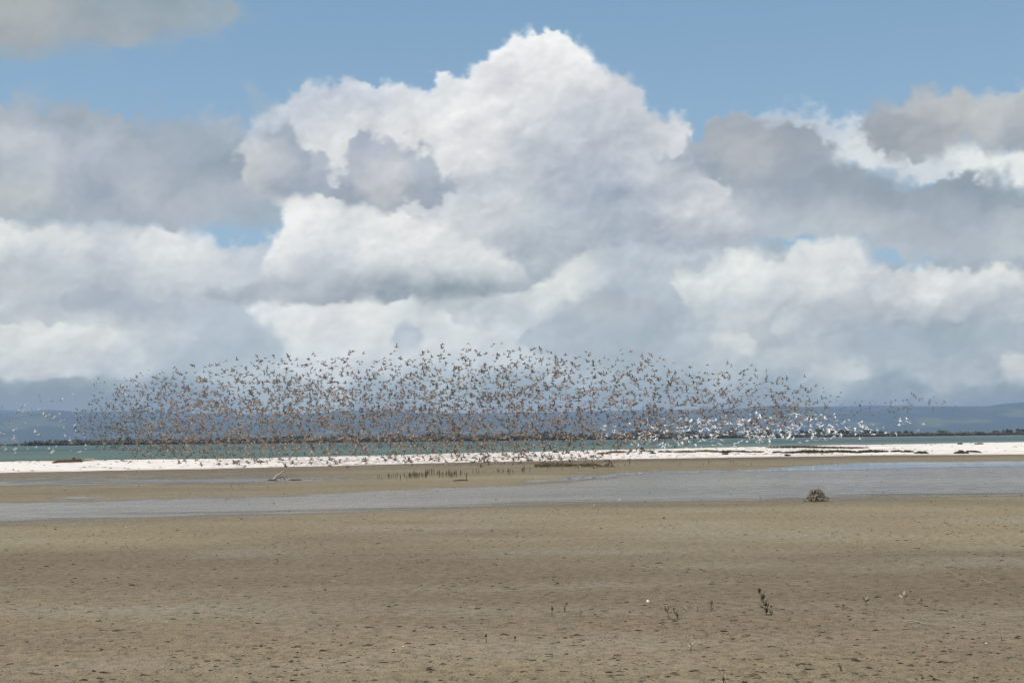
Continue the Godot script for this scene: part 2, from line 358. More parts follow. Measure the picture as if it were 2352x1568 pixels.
		{"p": [100, 690, 190, 668, 225, 655, 260, 672, 320, 685, 400, 700, 300, 712, 160, 706], "f": 13.0, "w": 12.0, "r": 6.0, "s": 40.0, "c": [[200, 690, 176, 183, 195], [320, 698, 176, 184, 196]]},
		{"p": [-400, -260, 420, -260, 500, -30, 545, 20, 566, 42, 500, 66, 380, 84, 270, 102, 180, 104, 100, 126, 20, 132, -80, 150, -400, 170],
			"f": 22.0, "w": 15.0, "r": 5.0, "s": 70.0, "c": [[40, 30, 178, 181, 184], [120, 70, 174, 178, 184], [250, 15, 152, 165, 176], [380, 20, 144, 160, 171], [300, 70, 172, 179, 188], [450, 60, 172, 180, 192], [520, 40, 156, 171, 184], [50, 115, 168, 174, 181], [180, 95, 166, 173, 184]]},
		{"p": [545, 185, 575, 196, 600, 225, 640, 245, 640, 275, 600, 262, 575, 230], "f": 16.0, "w": 12.0, "r": 3.0, "s": 40.0, "a": 0.55, "c": [[590, 220, 170, 183, 197]]},
	]


func heads_of_cloud(buf: PackedVector3Array, mass: PackedFloat32Array, ww: int, wh: int, i0: int, j0: int, W: int, H: int, rag: FastNoiseLite) -> void:
	# the rounded heads that cumulus is heaped up from: each catches the sun on its upper left and merges below
	var r := RandomNumberGenerator.new()
	r.seed = 2024
	var kx := F * TAU / W            # picture rows and columns per pixel of the panorama, near enough
	var ky := F * PI / H
	for size in [62.0, 44.0, 31.0, 22.0, 15.0]:
		var n := int(2.6e6 / (size * size) * 0.42)
		var tops := []
		for k in n:
			tops.append(Vector2(r.randf() * ww, r.randf() * wh))
		tops.sort_custom(func(p, q): return p.y < q.y)
		for p: Vector2 in tops:
			var ci := clampi(int(p.x), 0, ww - 1)
			var cj := clampi(int(p.y), 0, wh - 1)
			var m: float = mass[cj * ww + ci]
			if m < 4.0:
				continue
			var rad: float = size * r.randf_range(0.7, 1.35)
			var rx := rad / kx * r.randf_range(0.95, 1.5)
			var ry := rad / ky
			var amp := r.randf_range(0.35, 1.25) * m * lerpf(0.42, 0.62, (size - 15.0) / 47.0)
			if m < 9.0:
				amp *= 0.6
			for j in range(maxi(0, int(p.y - ry * 1.3)), mini(wh, int(p.y + ry * 1.3))):
				for i in range(maxi(0, int(p.x - rx * 1.3)), mini(ww, int(p.x + rx * 1.3))):
					var at := j * ww + i
					if mass[at] < 3.0:
						continue
					var dx := (i - p.x) / rx
					var dy := (j - p.y) / ry
					var rr := sqrt(dx * dx + dy * dy) + rag.get_noise_2d((i + p.x) * kx, (j + p.y * 3.0) * ky) * 0.42
					if rr > 1.0:
						continue
					var face := -0.5 * dx - 0.8 * dy - 0.06
					var w := smoothstep(1.0, 0.62, rr) * (1.0 - smoothstep(-0.1, 0.95, dy))
					var t := amp * face * w * clampf(mass[at] * 0.12, 0.0, 1.0)
					buf[at] += Vector3(t, t * 0.96, t * 0.86)


func make_sky() -> PanoramaSkyMaterial:
	var W := 4096
	var H := 4096
	# the whole dome, coarse: broken cloud over clear air, as in the part in view
	var cw := 1024
	var ch := 512
	var g := FastNoiseLite.new()
	g.seed = 77
	g.frequency = 1.0
	g.fractal_octaves = 6
	g.fractal_gain = 0.52
	var bytes := PackedByteArray()
	bytes.resize(cw * ch * 3)
	var low := Vector3(150, 160, 165)
	for j in ch:
		var el := 90.0 - (j + 0.5) / ch * 180.0
		for i in cw:
			var c := low
			if el > -1.0:
				var az := ((i + 0.5) / cw - 0.5) * TAU
				var e := deg_to_rad(maxf(el, 0.0))
				var d := Vector3(sin(az) * cos(e), sin(e), -cos(az) * cos(e))
				var q := Vector3(d.x, d.y * 2.4, d.z) * 2.6
				var n := g.get_noise_3dv(q)
				var m := g.get_noise_3dv(q * 1.7 + Vector3(9.1, 3.3, 5.7))
				c = blue(el)
				var thick := smoothstep(-0.12, 0.16, n + 0.16 - 0.28 * smoothstep(10.0, 55.0, el))
				var tone := Vector3(200, 204, 210) + Vector3(26, 24, 20) * clampf(m * 2.2, -1.3, 1.0)
				c = c.lerp(tone, thick * 0.95)
				c = c.lerp(Vector3(136, 153, 172), 1.0 - smoothstep(1.5, 5.5, el + m * 2.0))
				c = beyond_haze(c, el)
			var w := (j * cw + i) * 3
			bytes[w] = int(clampf(c.x, 0, 255))
			bytes[w + 1] = int(clampf(c.y, 0, 255))
			bytes[w + 2] = int(clampf(c.z, 0, 255))
	var sky := Image.create_from_data(cw, ch, false, Image.FORMAT_RGB8, bytes)
	sky.resize(W, H, Image.INTERPOLATE_CUBIC)
	# the cloud masses in view, finer: tones and rims on a coarse grid, then raggedness and relief from noise
	var step := 14.0
	var gx := int(2900.0 / step) + 1
	var gy := int(1320.0 / step) + 1
	var ox := -270.0
	var oy := -230.0
	var layers := []
	for L in cloud_layers():
		var poly := PackedVector2Array()
		for k in L.p.size() / 2:
			poly.append(Vector2(L.p[k * 2], L.p[k * 2 + 1]))
		var sd := PackedFloat32Array()
		var col := PackedVector3Array()
		sd.resize(gx * gy)
		col.resize(gx * gy)
		var box := Rect2(poly[0], Vector2.ZERO)
		for q in poly:
			box = box.expand(q)
		box = box.grow(110.0)
		var inv: float = 0.5 / (L.s * L.s * 0.36)
		for j in gy:
			for i in gx:
				var q := Vector2(ox + i * step, oy + j * step)
				var at := j * gx + i
				if not box.has_point(q):
					sd[at] = -200.0
					continue
				var best := 1e9
				for k in poly.size():
					var n := Geometry2D.get_closest_point_to_segment(q, poly[k], poly[(k + 1) % poly.size()])
					best = minf(best, q.distance_squared_to(n))
				sd[at] = sqrt(best) * (1.0 if Geometry2D.is_point_in_polygon(q, poly) else -1.0)
				var sum := Vector3.ZERO
				var total := 0.0
				for c in L.c:
					var dx: float = (q.x - c[0]) * 0.75
					var dy: float = q.y - c[1]
					var d2 := (dx * dx + dy * dy) * inv
					var w := exp(-minf(d2, 60.0)) + 1e-4 / (1.0 + d2 * d2)
					sum += Vector3(c[2], c[3], c[4]) * w
					total += w
				col[at] = sum / total
		layers.append({"sd": sd, "col": col, "box": box, "f": L.f, "w": L.w, "r": L.r, "a": L.get("a", 1.0)})
	var wn := FastNoiseLite.new()
	wn.seed = 5
	wn.frequency = 1.0 / 130.0
	wn.fractal_octaves = 5
	wn.fractal_gain = 0.55
	var en := FastNoiseLite.new()
	en.seed = 11
	en.frequency = 1.0 / 46.0
	en.fractal_octaves = 4
	en.fractal_gain = 0.6
	var bn := FastNoiseLite.new()
	bn.seed = 21
	bn.frequency = 1.0 / 170.0
	bn.fractal_octaves = 5
	bn.fractal_gain = 0.5
	var cn := FastNoiseLite.new()
	cn.seed = 33
	cn.noise_type = FastNoiseLite.TYPE_CELLULAR
	cn.cellular_return_type = FastNoiseLite.RETURN_DISTANCE
	cn.frequency = 1.0 / 74.0
	cn.fractal_type = FastNoiseLite.FRACTAL_FBM
	cn.fractal_octaves = 3
	cn.fractal_gain = 0.55
	var i0 := int((0.5 - 27.5 / 360.0) * W)
	var i1 := int((0.5 + 27.5 / 360.0) * W)
	var j0 := int((90.0 - 25.0) / 180.0 * H)
	var j1 := int(90.5 / 180.0 * H)
	var ww := i1 - i0
	var wh := j1 - j0
	var part := sky.get_region(Rect2i(i0, j0, ww, wh)).get_data()
	var inv_basis := cam.basis.inverse()
	var buf := PackedVector3Array()
	var mass := PackedFloat32Array()
	buf.resize(ww * wh)
	mass.resize(ww * wh)
	for j in wh:
		var el := 90.0 - (j0 + j + 0.5) / H * 180.0
		var e := deg_to_rad(el)
		for i in ww:
			var az := ((i0 + i + 0.5) / W - 0.5) * TAU
			var v := inv_basis * Vector3(sin(az) * cos(e), sin(e), -cos(az) * cos(e))
			var x := CX - v.x / v.z * F
			var y := CY + v.y / v.z * F
			var c := blue(el)
			var body := 0.0
			var wx := wn.get_noise_2d(x, y)
			var wy := wn.get_noise_2d(x + 1717.0, y - 911.0)
			var ed := en.get_noise_2d(x, y)
			var ex := en.get_noise_2d(x - 533.0, y + 1291.0)
			var bq := bn.get_noise_2d(x + wx * 40.0, y * 1.25 + wy * 40.0)
			var bl := bn.get_noise_2d(x + wx * 40.0 + 9.0, y * 1.25 + wy * 40.0 + 14.0)
			# rounded heads, lit from above and the left
			var qx := x + wx * 34.0 + ed * 10.0
			var qy := y * 1.2 + wy * 34.0 + ex * 10.0
			var heads := cn.get_noise_2d(qx - 5.0, qy - 8.0) - cn.get_noise_2d(qx + 2.0, qy + 4.0)
			var relief := (bl - bq) * 2.0 + bq * 0.8 + ed * 0.3
			relief -= heads * (0.9 + 1.2 * wx)
			for L in layers:
				var box: Rect2 = L.box
				if not box.has_point(Vector2(x, y)):
					continue
				var a: float = L.w
				var sx := (x + wx * a * 1.5 + ed * a * 0.6 - ox) / step
				var sy := (y + wy * a * 1.3 + ex * a * 0.6 - oy) / step
				var ix := clampi(int(sx), 0, gx - 2)
				var iy := clampi(int(sy), 0, gy - 2)
				var fx := clampf(sx - ix, 0.0, 1.0)
				var fy := clampf(sy - iy, 0.0, 1.0)
				var k := iy * gx + ix
				var sd: PackedFloat32Array = L.sd
				var s := lerpf(lerpf(sd[k], sd[k + 1], fx), lerpf(sd[k + gx], sd[k + gx + 1], fx), fy)
				var f: float = L.f
				if s < -f * 3.3 - 16.0:
					continue
				s += (ed + 0.6 * ex) * a * 0.7
				f *= clampf(1.45 + wx * 2.8 + ex * 0.8, 0.4, 3.2)
				var al := smoothstep(-f, f, s) * float(L.a)
				if al <= 0.0:
					continue
				var cc: PackedVector3Array = L.col
				var tone := cc[k].lerp(cc[k + 1], fx).lerp(cc[k + gx].lerp(cc[k + gx + 1], fx), fy)
				# the tones above are smoothed between their points: spread them again
				tone += (tone - Vector3(200, 203, 208)) * ((0.22 if tone.x > 200.0 else 0.12) * smoothstep(150.0, 165.0, tone.x))
				tone += Vector3(1.0, 0.96, 0.86) * (relief * float(L.r)) - Vector3(2.5, 0.0, 1.5)
				c = c.lerp(tone, al)
				body = lerpf(body, float(L.r), al)
			buf[j * ww + i] = c
			mass[j * ww + i] = body
	heads_of_cloud(buf, mass, ww, wh, i0, j0, W, H, en)
	for j in wh:
		var el := 90.0 - (j0 + j + 0.5) / H * 180.0
		for i in ww:
			var az := ((i0 + i + 0.5) / W - 0.5) * 360.0
			var c := beyond_haze(buf[j * ww + i], el)
			var w3 := (j * ww + i) * 3
			var keep := (1.0 - smoothstep(23.6, 27.3, absf(az))) * (1.0 - smoothstep(20.6, 24.6, el))
			part[w3] = int(clampf(lerpf(part[w3], c.x, keep), 0, 255))
			part[w3 + 1] = int(clampf(lerpf(part[w3 + 1], c.y, keep), 0, 255))
			part[w3 + 2] = int(clampf(lerpf(part[w3 + 2], c.z, keep), 0, 255))
	sky.blit_rect(Image.create_from_data(ww, wh, false, Image.FORMAT_RGB8, part), Rect2i(0, 0, ww, wh), Vector2i(i0, j0))
	var m := PanoramaSkyMaterial.new()
	# a panorama starts at the view's -Z: bring the middle of the picture to its edge
	var turned := Image.create_empty(W, H, false, Image.FORMAT_RGB8)
	turned.blit_rect(sky, Rect2i(W / 2, 0, W / 2, H), Vector2i.ZERO)
	turned.blit_rect(sky, Rect2i(0, 0, W / 2, H), Vector2i(W / 2, 0))
	m.panorama = ImageTexture.create_from_image(turned)
	m.energy_multiplier = 1.0
	return m


# ------------------------------------------------------------------ ground
func build_flat() -> void:
	# rings round the camera's foot, finest where the flat is seen from close by
	var turns := PackedFloat32Array()
	var a := -PI
	while a < PI + 1e-6:
		turns.append(a)
		a += deg_to_rad(8.0) if absf(a + deg_to_rad(4.0)) > deg_to_rad(31.0) else deg_to_rad(0.072)
	turns[turns.size() - 1] = PI
	var rings := PackedFloat32Array([0.05, 1.0, 2.5, 4.5, 7.0, 8.4])
	var r := 9.0
	while r < 124.0:
		rings.append(r)
		r += maxf(0.028, 0.5 * r * r / (EYE * 1236.0))
	var nx := turns.size()
	var ny := rings.size()
	var pos := PackedVector3Array()
	var col := PackedColorArray()
	pos.resize(nx * ny)
	col.resize(nx * ny)
	var k := 0
	for j in ny:
		for i in nx:
			var x := sin(turns[i]) * rings[j]
			var z := -cos(turns[i]) * rings[j]
			var dep := maxf(-z, 0.4 * rings[j])
			pos[k] = Vector3(x, mud(x, dep), z)
			# the mud's own colours: brown, with grey and yellow-green films in patches; darker, peaty mud along the bank
			var p1 := n_b.get_noise_2d(x * 0.25, dep * 0.5)
			var p2 := n_b.get_noise_2d(x * 0.8 + 500.0, dep * 2.2)
			var p3 := n_a.get_noise_2d(x * 5.0, dep * 9.0)
			var c := Color(0.220, 0.172, 0.114)
			c = c.lerp(Color(0.312, 0.264, 0.160), clampf(0.5 * smoothstep(17.0, 27.0, dep + p1 * 9.0) + p1 * 0.5, 0.0, 1.0))
			c = c.lerp(Color(0.255, 0.222, 0.170), clampf(p2 * 1.1, 0.0, 0.6))
			if dep > 60.0:
				var px := clampf(CX + x / dep * F, -800.0, 3200.0)
				var d0 := EYE * F / pw(BASE_EDGE, px)
				c = c.lerp(Color(0.195, 0.155, 0.117), smoothstep(-22.0, -7.0, dep - d0 + p1 * 8.0 + p2 * 5.0) * 0.85)
			var band := n_b.get_noise_2d(x * 0.07 + 300.0, dep * 0.32)
			col[k] = c * (1.0 + p3 * 0.12 + p2 * 0.14 + band * 0.30)
			k += 1
	var m := mat(Color.WHITE, 0.82, 0.3, true)
	m.albedo_texture = noise_tex(3, 0.09, [[0.0, Color(0.42, 0.42, 0.41)], [0.24, Color(0.66, 0.66, 0.65)], [0.33, Color(0.93, 0.92, 0.90)], [0.7, Color(1, 1, 1)], [1.0, Color(1, 0.99, 0.97)]], 1024, FastNoiseLite.TYPE_SIMPLEX_SMOOTH, 5)
	m.uv1_triplanar = true
	m.uv1_world_triplanar = true
	m.uv1_scale = Vector3.ONE * 0.41
	m.detail_enabled = true
	m.detail_blend_mode = BaseMaterial3D.BLEND_MODE_MUL
	m.detail_albedo = noise_tex(8, 0.035, [[0.0, Color(0.80, 0.81, 0.80)], [0.4, Color(0.93, 0.93, 0.92)], [0.6, Color(1, 1, 1)], [1.0, Color(1, 0.985, 0.96)]], 1024, FastNoiseLite.TYPE_SIMPLEX, 5)
	m.detail_uv_layer = BaseMaterial3D.DETAIL_UV_2
	m.uv2_triplanar = true
	m.uv2_world_triplanar = true
	m.uv2_scale = Vector3.ONE * 0.137
	m.heightmap_enabled = true
	m.heightmap_scale = 0.6
	m.heightmap_texture = noise_tex(4, 0.05, [], 1024, FastNoiseLite.TYPE_SIMPLEX_SMOOTH, 5)
	var o := put("mud_flat", grid_mesh(pos, col, nx, ny), m)
	tag(o, "wide brown tidal mud flat with cracks and wet hollows", "ground", "", "structure")


func build_waters() -> void:
	# shallow water that lies in the hollows of the flat and thins out to a film at its rims
	var pos := PackedVector3Array()
	var wc := PackedColorArray()
	var nx := 640
	var ny := 0
	var r := 25.0
	while r < 112.0:
		for i in nx:
			var t := deg_to_rad(lerpf(-34.0, 34.0, i / (nx - 1.0)))
			var x := sin(t) * r
			var dep := cos(t) * r
			pos.append(Vector3(x, maxf(0.0, mud(x, dep)) + 0.004, -dep))
			var streak := n_a.get_noise_2d(x * 0.22, dep * 1.7) + 0.6 * n_c.get_noise_2d(x * 0.9, dep * 5.0)
			var patch := n_b.get_noise_2d(x * 0.12 + 77.0, dep * 0.35)
			var cover := smoothstep(-1.0, 1.0, wet(x, dep, 14.0, 2.6) * 1.3 + streak * 0.9 + patch * 1.3)
			var dirt := 1.0 + 0.35 * patch + 0.2 * streak
			wc.append(Color(0.180 * dirt, 0.156 * dirt, 0.122 * dirt, cover * 0.95))
		ny += 1
		r += 0.55 * r * r / (EYE * 1236.0)
	var m := mat(Color.WHITE, 0.32, 0.30, true)
	m.transparency = BaseMaterial3D.TRANSPARENCY_ALPHA
	m.heightmap_enabled = true
	m.heightmap_scale = 0.5
	m.heightmap_texture = noise_tex(14, 0.03, [], 512, FastNoiseLite.TYPE_SIMPLEX_SMOOTH, 3)
	m.roughness_texture = noise_tex(15, 0.008, [[0.0, Color(0.55, 0.55, 0.55)], [0.45, Color(0.8, 0.8, 0.8)], [0.7, Color(1, 1, 1)], [1.0, Color(1, 1, 1)]], 512, FastNoiseLite.TYPE_SIMPLEX_SMOOTH, 4)
	m.uv1_triplanar = true
	m.uv1_world_triplanar = true
	m.uv1_scale = Vector3(0.22, 0.22, 0.22)
	var o := put("shallow_water", grid_mesh(pos, wc, nx, ny), m)
	tag(o, "thin sheet of shallow water lying in hollows of the mud", "water", "", "structure")
	# clear pools, deep enough to lie smooth: outlines in the picture, [x, far y, near y] along each
	var clear := mat(lin(0.13, 0.115, 0.09), 0.06, 0.5)
	for pool in [["tide_pool", "smooth blue pool behind a spit of mud before the rushes", [1178, 1108, 1109, 1215, 1103.5, 1108, 1262, 1098.5, 1105, 1310, 1095.5, 1103.5, 1360, 1093, 1102, 1392, 1091, 1097, 1420, 1087.5, 1091, 1470, 1084, 1088, 1500, 1082, 1084]],
		["tide_pool", "small blue puddle lying alone on a brown mud ridge", [128, 1145, 1146, 160, 1143, 1147, 190, 1141.5, 1145.5, 225, 1140.5, 1142, 238, 1140.5, 1141]],
		["tide_pool", "long smooth strip of water along the far edge of the shallows", [1470, 1081, 1083, 1560, 1077, 1085, 1700, 1073, 1083, 1850, 1068, 1080, 1960, 1062, 1079, 2120, 1060, 1074, 2352, 1058, 1070, 2500, 1057, 1066]]]:
		var q: Array = pool[2]
		var pts := PackedVector3Array()
		var n := 90
		var across := 6
		for j in across:
			for i in n:
				var px := lerpf(q[0], q[q.size() - 3], i / (n - 1.0))
				var k := 0
				while k < q.size() - 6 and px > q[k + 3]:
					k += 3
				var f := clampf((px - q[k]) / (q[k + 3] - q[k]), 0.0, 1.0)
				var y0 := lerpf(q[k + 1], q[k + 4], f) + n_c.get_noise_1d(px * 0.9) * 0.7
				var y1 := lerpf(q[k + 2], q[k + 5], f) + n_c.get_noise_1d(px * 0.7 + 90.0) * 1.0
				var d := ray(px, lerpf(y0, y1, j / (across - 1.0)))
				pts.append(Vector3(0, EYE, 0) + d * ((0.014 - EYE) / d.y))
		var po := put(pool[0], grid_mesh(pts, PackedColorArray(), n, across), clear)
		tag(po, pool[1], "pool", "", "structure")
	# the sea behind the bank: turbid green near, deeper blue beyond
	var sp := PackedVector3Array()
	var sc := PackedColorArray()
	nx = 240
	var deps := []
	var dd := 84.0
	while dd < 1500.0:
		deps.append(dd)
		dd *= 1.022
	deps.append_array([1700.0, 2500.0])
	for d in deps:
		for i in nx:
			var t := lerpf(-1.0, 1.0, i / (nx - 1.0))
			var x: float = t * d
			sp.append(Vector3(x, SEA, -d))
			var px := CX + t * F
			var n := n_b.get_noise_2d(x * 0.02, d * 0.06)
			var n2 := n_b.get_noise_2d(x * 0.004 + 40.0, d * 0.02)
			var c := Color(0.098, 0.150, 0.135)
			c = c.lerp(Color(0.118, 0.165, 0.148), clampf(0.5 + n2, 0.0, 1.0))
			c = c.lerp(Color(0.165, 0.19, 0.178), smoothstep(1300.0, 2100.0, px) * 0.8)
			c = c.lerp(Color(0.068, 0.112, 0.118), smoothstep(0.0, 0.3, n_b.get_noise_2d(x * 0.0012 + 8.0, d * 0.012 + 3.0) + n * 0.3) * 0.8)
			c = c * (1.0 + n * 0.25)
			sc.append(c)
	var sm := mat(Color.WHITE, 0.7, 0.08, true)
	o = put("sea", grid_mesh(sp, sc, nx, deps.size()), sm)
	tag(o, "turbid green sea between the shell bank and the far shore", "sea", "", "structure")


func build_bank() -> void:
	var pos := PackedVector3Array()
	var col := PackedColorArray()
	var nx := 760
	var ny := 110
	for j in ny:
		for i in nx:
			var t := lerpf(-0.85, 0.85, i / (nx - 1.0))
			var px := CX + t * F
			var d0: float = EYE * F / pw(BASE_EDGE, clampf(px, -800.0, 3200.0))
			var dep: float = d0 - 3.5 + 28.0 * j / (ny - 1.0)
			var x := t * dep
			pos.append(Vector3(x, bank(x, dep), -dep))
			var n := n_c.get_noise_2d(x * 2.2, dep * 9.0)
			var n2 := n_b.get_noise_2d(x * 0.35, dep * 2.2 + 12.0)
			var c := Color(0.76, 0.705, 0.655) * (1.0 + n * 0.18)
			# wrack lines and trodden, muddied shell
			c = c.lerp(Color(0.36, 0.29, 0.22), clampf((n2 - 0.34) * 3.0, 0.0, 0.5))
			c = c.lerp(Color(0.30, 0.235, 0.17), clampf((n_b.get_noise_2d(x * 0.09 + 41.0, dep * 1.5) - 0.27) * 5.0, 0.0, 0.55) * clampf(0.55 + n * 1.5, 0.0, 1.0))
			c = c.lerp(Color(0.50, 0.43, 0.34), smoothstep(1.6, 0.0, dep - d0 + n2 * 2.0 + n) * 0.55)
			col.append(c)
	var m := mat(Color.WHITE, 0.9, 0.25, true)
	m.albedo_texture = noise_tex(31, 0.09, [[0.0, Color(0.62, 0.58, 0.55)], [0.3, Color(0.88, 0.86, 0.84)], [0.45, Color(1, 1, 1)], [1.0, Color(1, 1, 1)]], 512, FastNoiseLite.TYPE_SIMPLEX_SMOOTH, 4)
	m.uv1_triplanar = true
	m.uv1_world_triplanar = true
	m.uv1_scale = Vector3.ONE * 0.3
	var o := put("shell_beach", grid_mesh(pos, col, nx, ny), m)
	tag(o, "long low bank of white seashells between the mud and the sea", "beach", "", "structure")


func build_far_land() -> void:
	# low land across the water
	var pos := PackedVector3Array()
	var col := PackedColorArray()
	var nx := 160
	var deps := [0.0, 6.0, 40.0, 300.0, 1500.0, 5000.0, 8500.0]
	for j in deps.size():
		for i in nx:
			var t := lerpf(-0.9, 0.9, i / (nx - 1.0))
			var d: float = shore(t) + deps[j]
			pos.append(Vector3(t * d, [-0.6, -0.05, 0.25, 1.0, 2.0, 4.0, 8.0][j], -d))
			var n := n_b.get_noise_2d(t * 300.0, j * 7.0)
			col.append(Color(0.075, 0.085, 0.045) * (1.0 + n * 0.4))
	var o := put("far_shore", grid_mesh(pos, col, nx, deps.size()), mat(Color.WHITE, 0.95, 0.1, true))
	tag(o, "flat dark land on the far side of the water", "land", "", "structure")
	# ranges of hills
	var front := [-900, 955, -300, 960, 0, 949, 105, 941, 230, 950, 430, 962, 630, 957, 795, 943, 870, 942, 975, 949, 1100, 950, 1170, 957, 1300, 964, 1430, 962, 1560, 949, 1620, 951, 1700, 941, 1760, 933, 1810, 931, 1890, 939, 1960, 941, 2010, 943, 2050, 936, 2072, 937, 2160, 935, 2250, 936, 2300, 929, 2352, 924, 2600, 926, 3300, 935]
	var back := [-900, 945, -200, 940, 0, 941, 60, 946, 300, 944, 500, 950, 900, 950, 1200, 948, 1400, 944, 1500, 941, 1640, 939, 1720, 937, 1900, 934, 2000, 932, 2200, 932, 3300, 940]
	for which in 2:
		var line: Array = [back, front][which]
		var far: float = [14500.0, 12000.0][which]
		var p := PackedVector3Array()
		var cc := PackedColorArray()
		nx = 420
		var ny := 26
		for j in ny:
			for i in nx:
				var px := lerpf(-900.0, 3300.0, i / (nx - 1.0))
				var top: Vector3 = on_depth(px, pw(line, px), far)
				var s := j / (ny - 1.0)
				var d := far - 3400.0 + 3400.0 * minf(s * 1.15, 1.0) + maxf(0.0, s - 0.87) * 6000.0
				var rise := smoothstep(0.0, 0.87, s) if s < 0.87 else 1.0 - (s - 0.87) * 4.0
				var x := top.x * d / far
				var rough := n_b.get_noise_2d(x * 0.004, d * 0.004) * 70.0 * sin(minf(s / 0.87, 1.0) * PI) + n_c.get_noise_2d(x * 0.004, d * 0.004) * 9.0
				p.append(Vector3(x, maxf(top.y * rise + rough * 0.5, -2.0), -d))
				var n := n_b.get_noise_2d(x * 0.008, d * 0.006 + 70.0)
				var c := Color(0.045, 0.06, 0.035)
				if which == 1 and px > 1900.0:
					c = c.lerp(Color(0.11, 0.13, 0.06), smoothstep(0.05, 0.35, n) * smoothstep(0.8, 0.45, s))
				elif n > 0.2:
					c = c.lerp(Color(0.13, 0.15, 0.07), 0.6)
				cc.append(c)
		var h := put("hills" if which == 1 else "mountains", grid_mesh(p, cc, nx, ny), mat(Color.WHITE, 1.0, 0.0, true))
		tag(h, "range of dark bush-covered hills fading blue in the haze" if which == 1 else "higher range far behind the hills, pale blue in the haze", "hills", "", "structure")
	build_mangroves()


func shore(t: float) -> float:
	return pw([-0.9, 1330, -0.41, 1290, -0.2, 1230, 0.0, 1260, 0.2, 1290, 0.42, 1350, 0.9, 1400], t)


func clump_mesh(w: float, h: float, n: int, size: float, r: RandomNumberGenerator) -> ArrayMesh:
	# a crown of small leafy faces in uneven lobes
	var st := begin()
	st.set_smooth_group(0xFFFFFFFF)
	var lobes := []
	for k in 7:
		var f := r.randf()
		lobes.append([Vector3(r.randf_range(-0.5, 0.5) * w * (1.0 - 0.5 * f), h * (0.22 + 0.62 * f), r.randf_range(-0.4, 0.4) * w), r.randf_range(0.18, 0.32) * minf(w, h * 1.3)])
	for k in n:
		var L: Array = lobes[r.randi() % lobes.size()]
		var d := Vector3(r.randfn(), r.randfn(), r.randfn()).normalized()
		var p: Vector3 = L[0] + d * float(L[1]) * pow(r.randf(), 0.4)
		p.y = maxf(p.y, 0.1)
		var u := Vector3(r.randfn(), r.randfn() * 0.6, r.randfn()).normalized()
		var v := u.cross(d).normalized()
		var s := size * r.randf_range(0.6, 1.3)
		var a := p - u * s
		var b := p + v * s * 0.7
		var c := p + u * s
		var e := p - v * s * 0.7
		for q in [a, b, c, a, c, e]:
			st.add_vertex(q)
	return done(st)


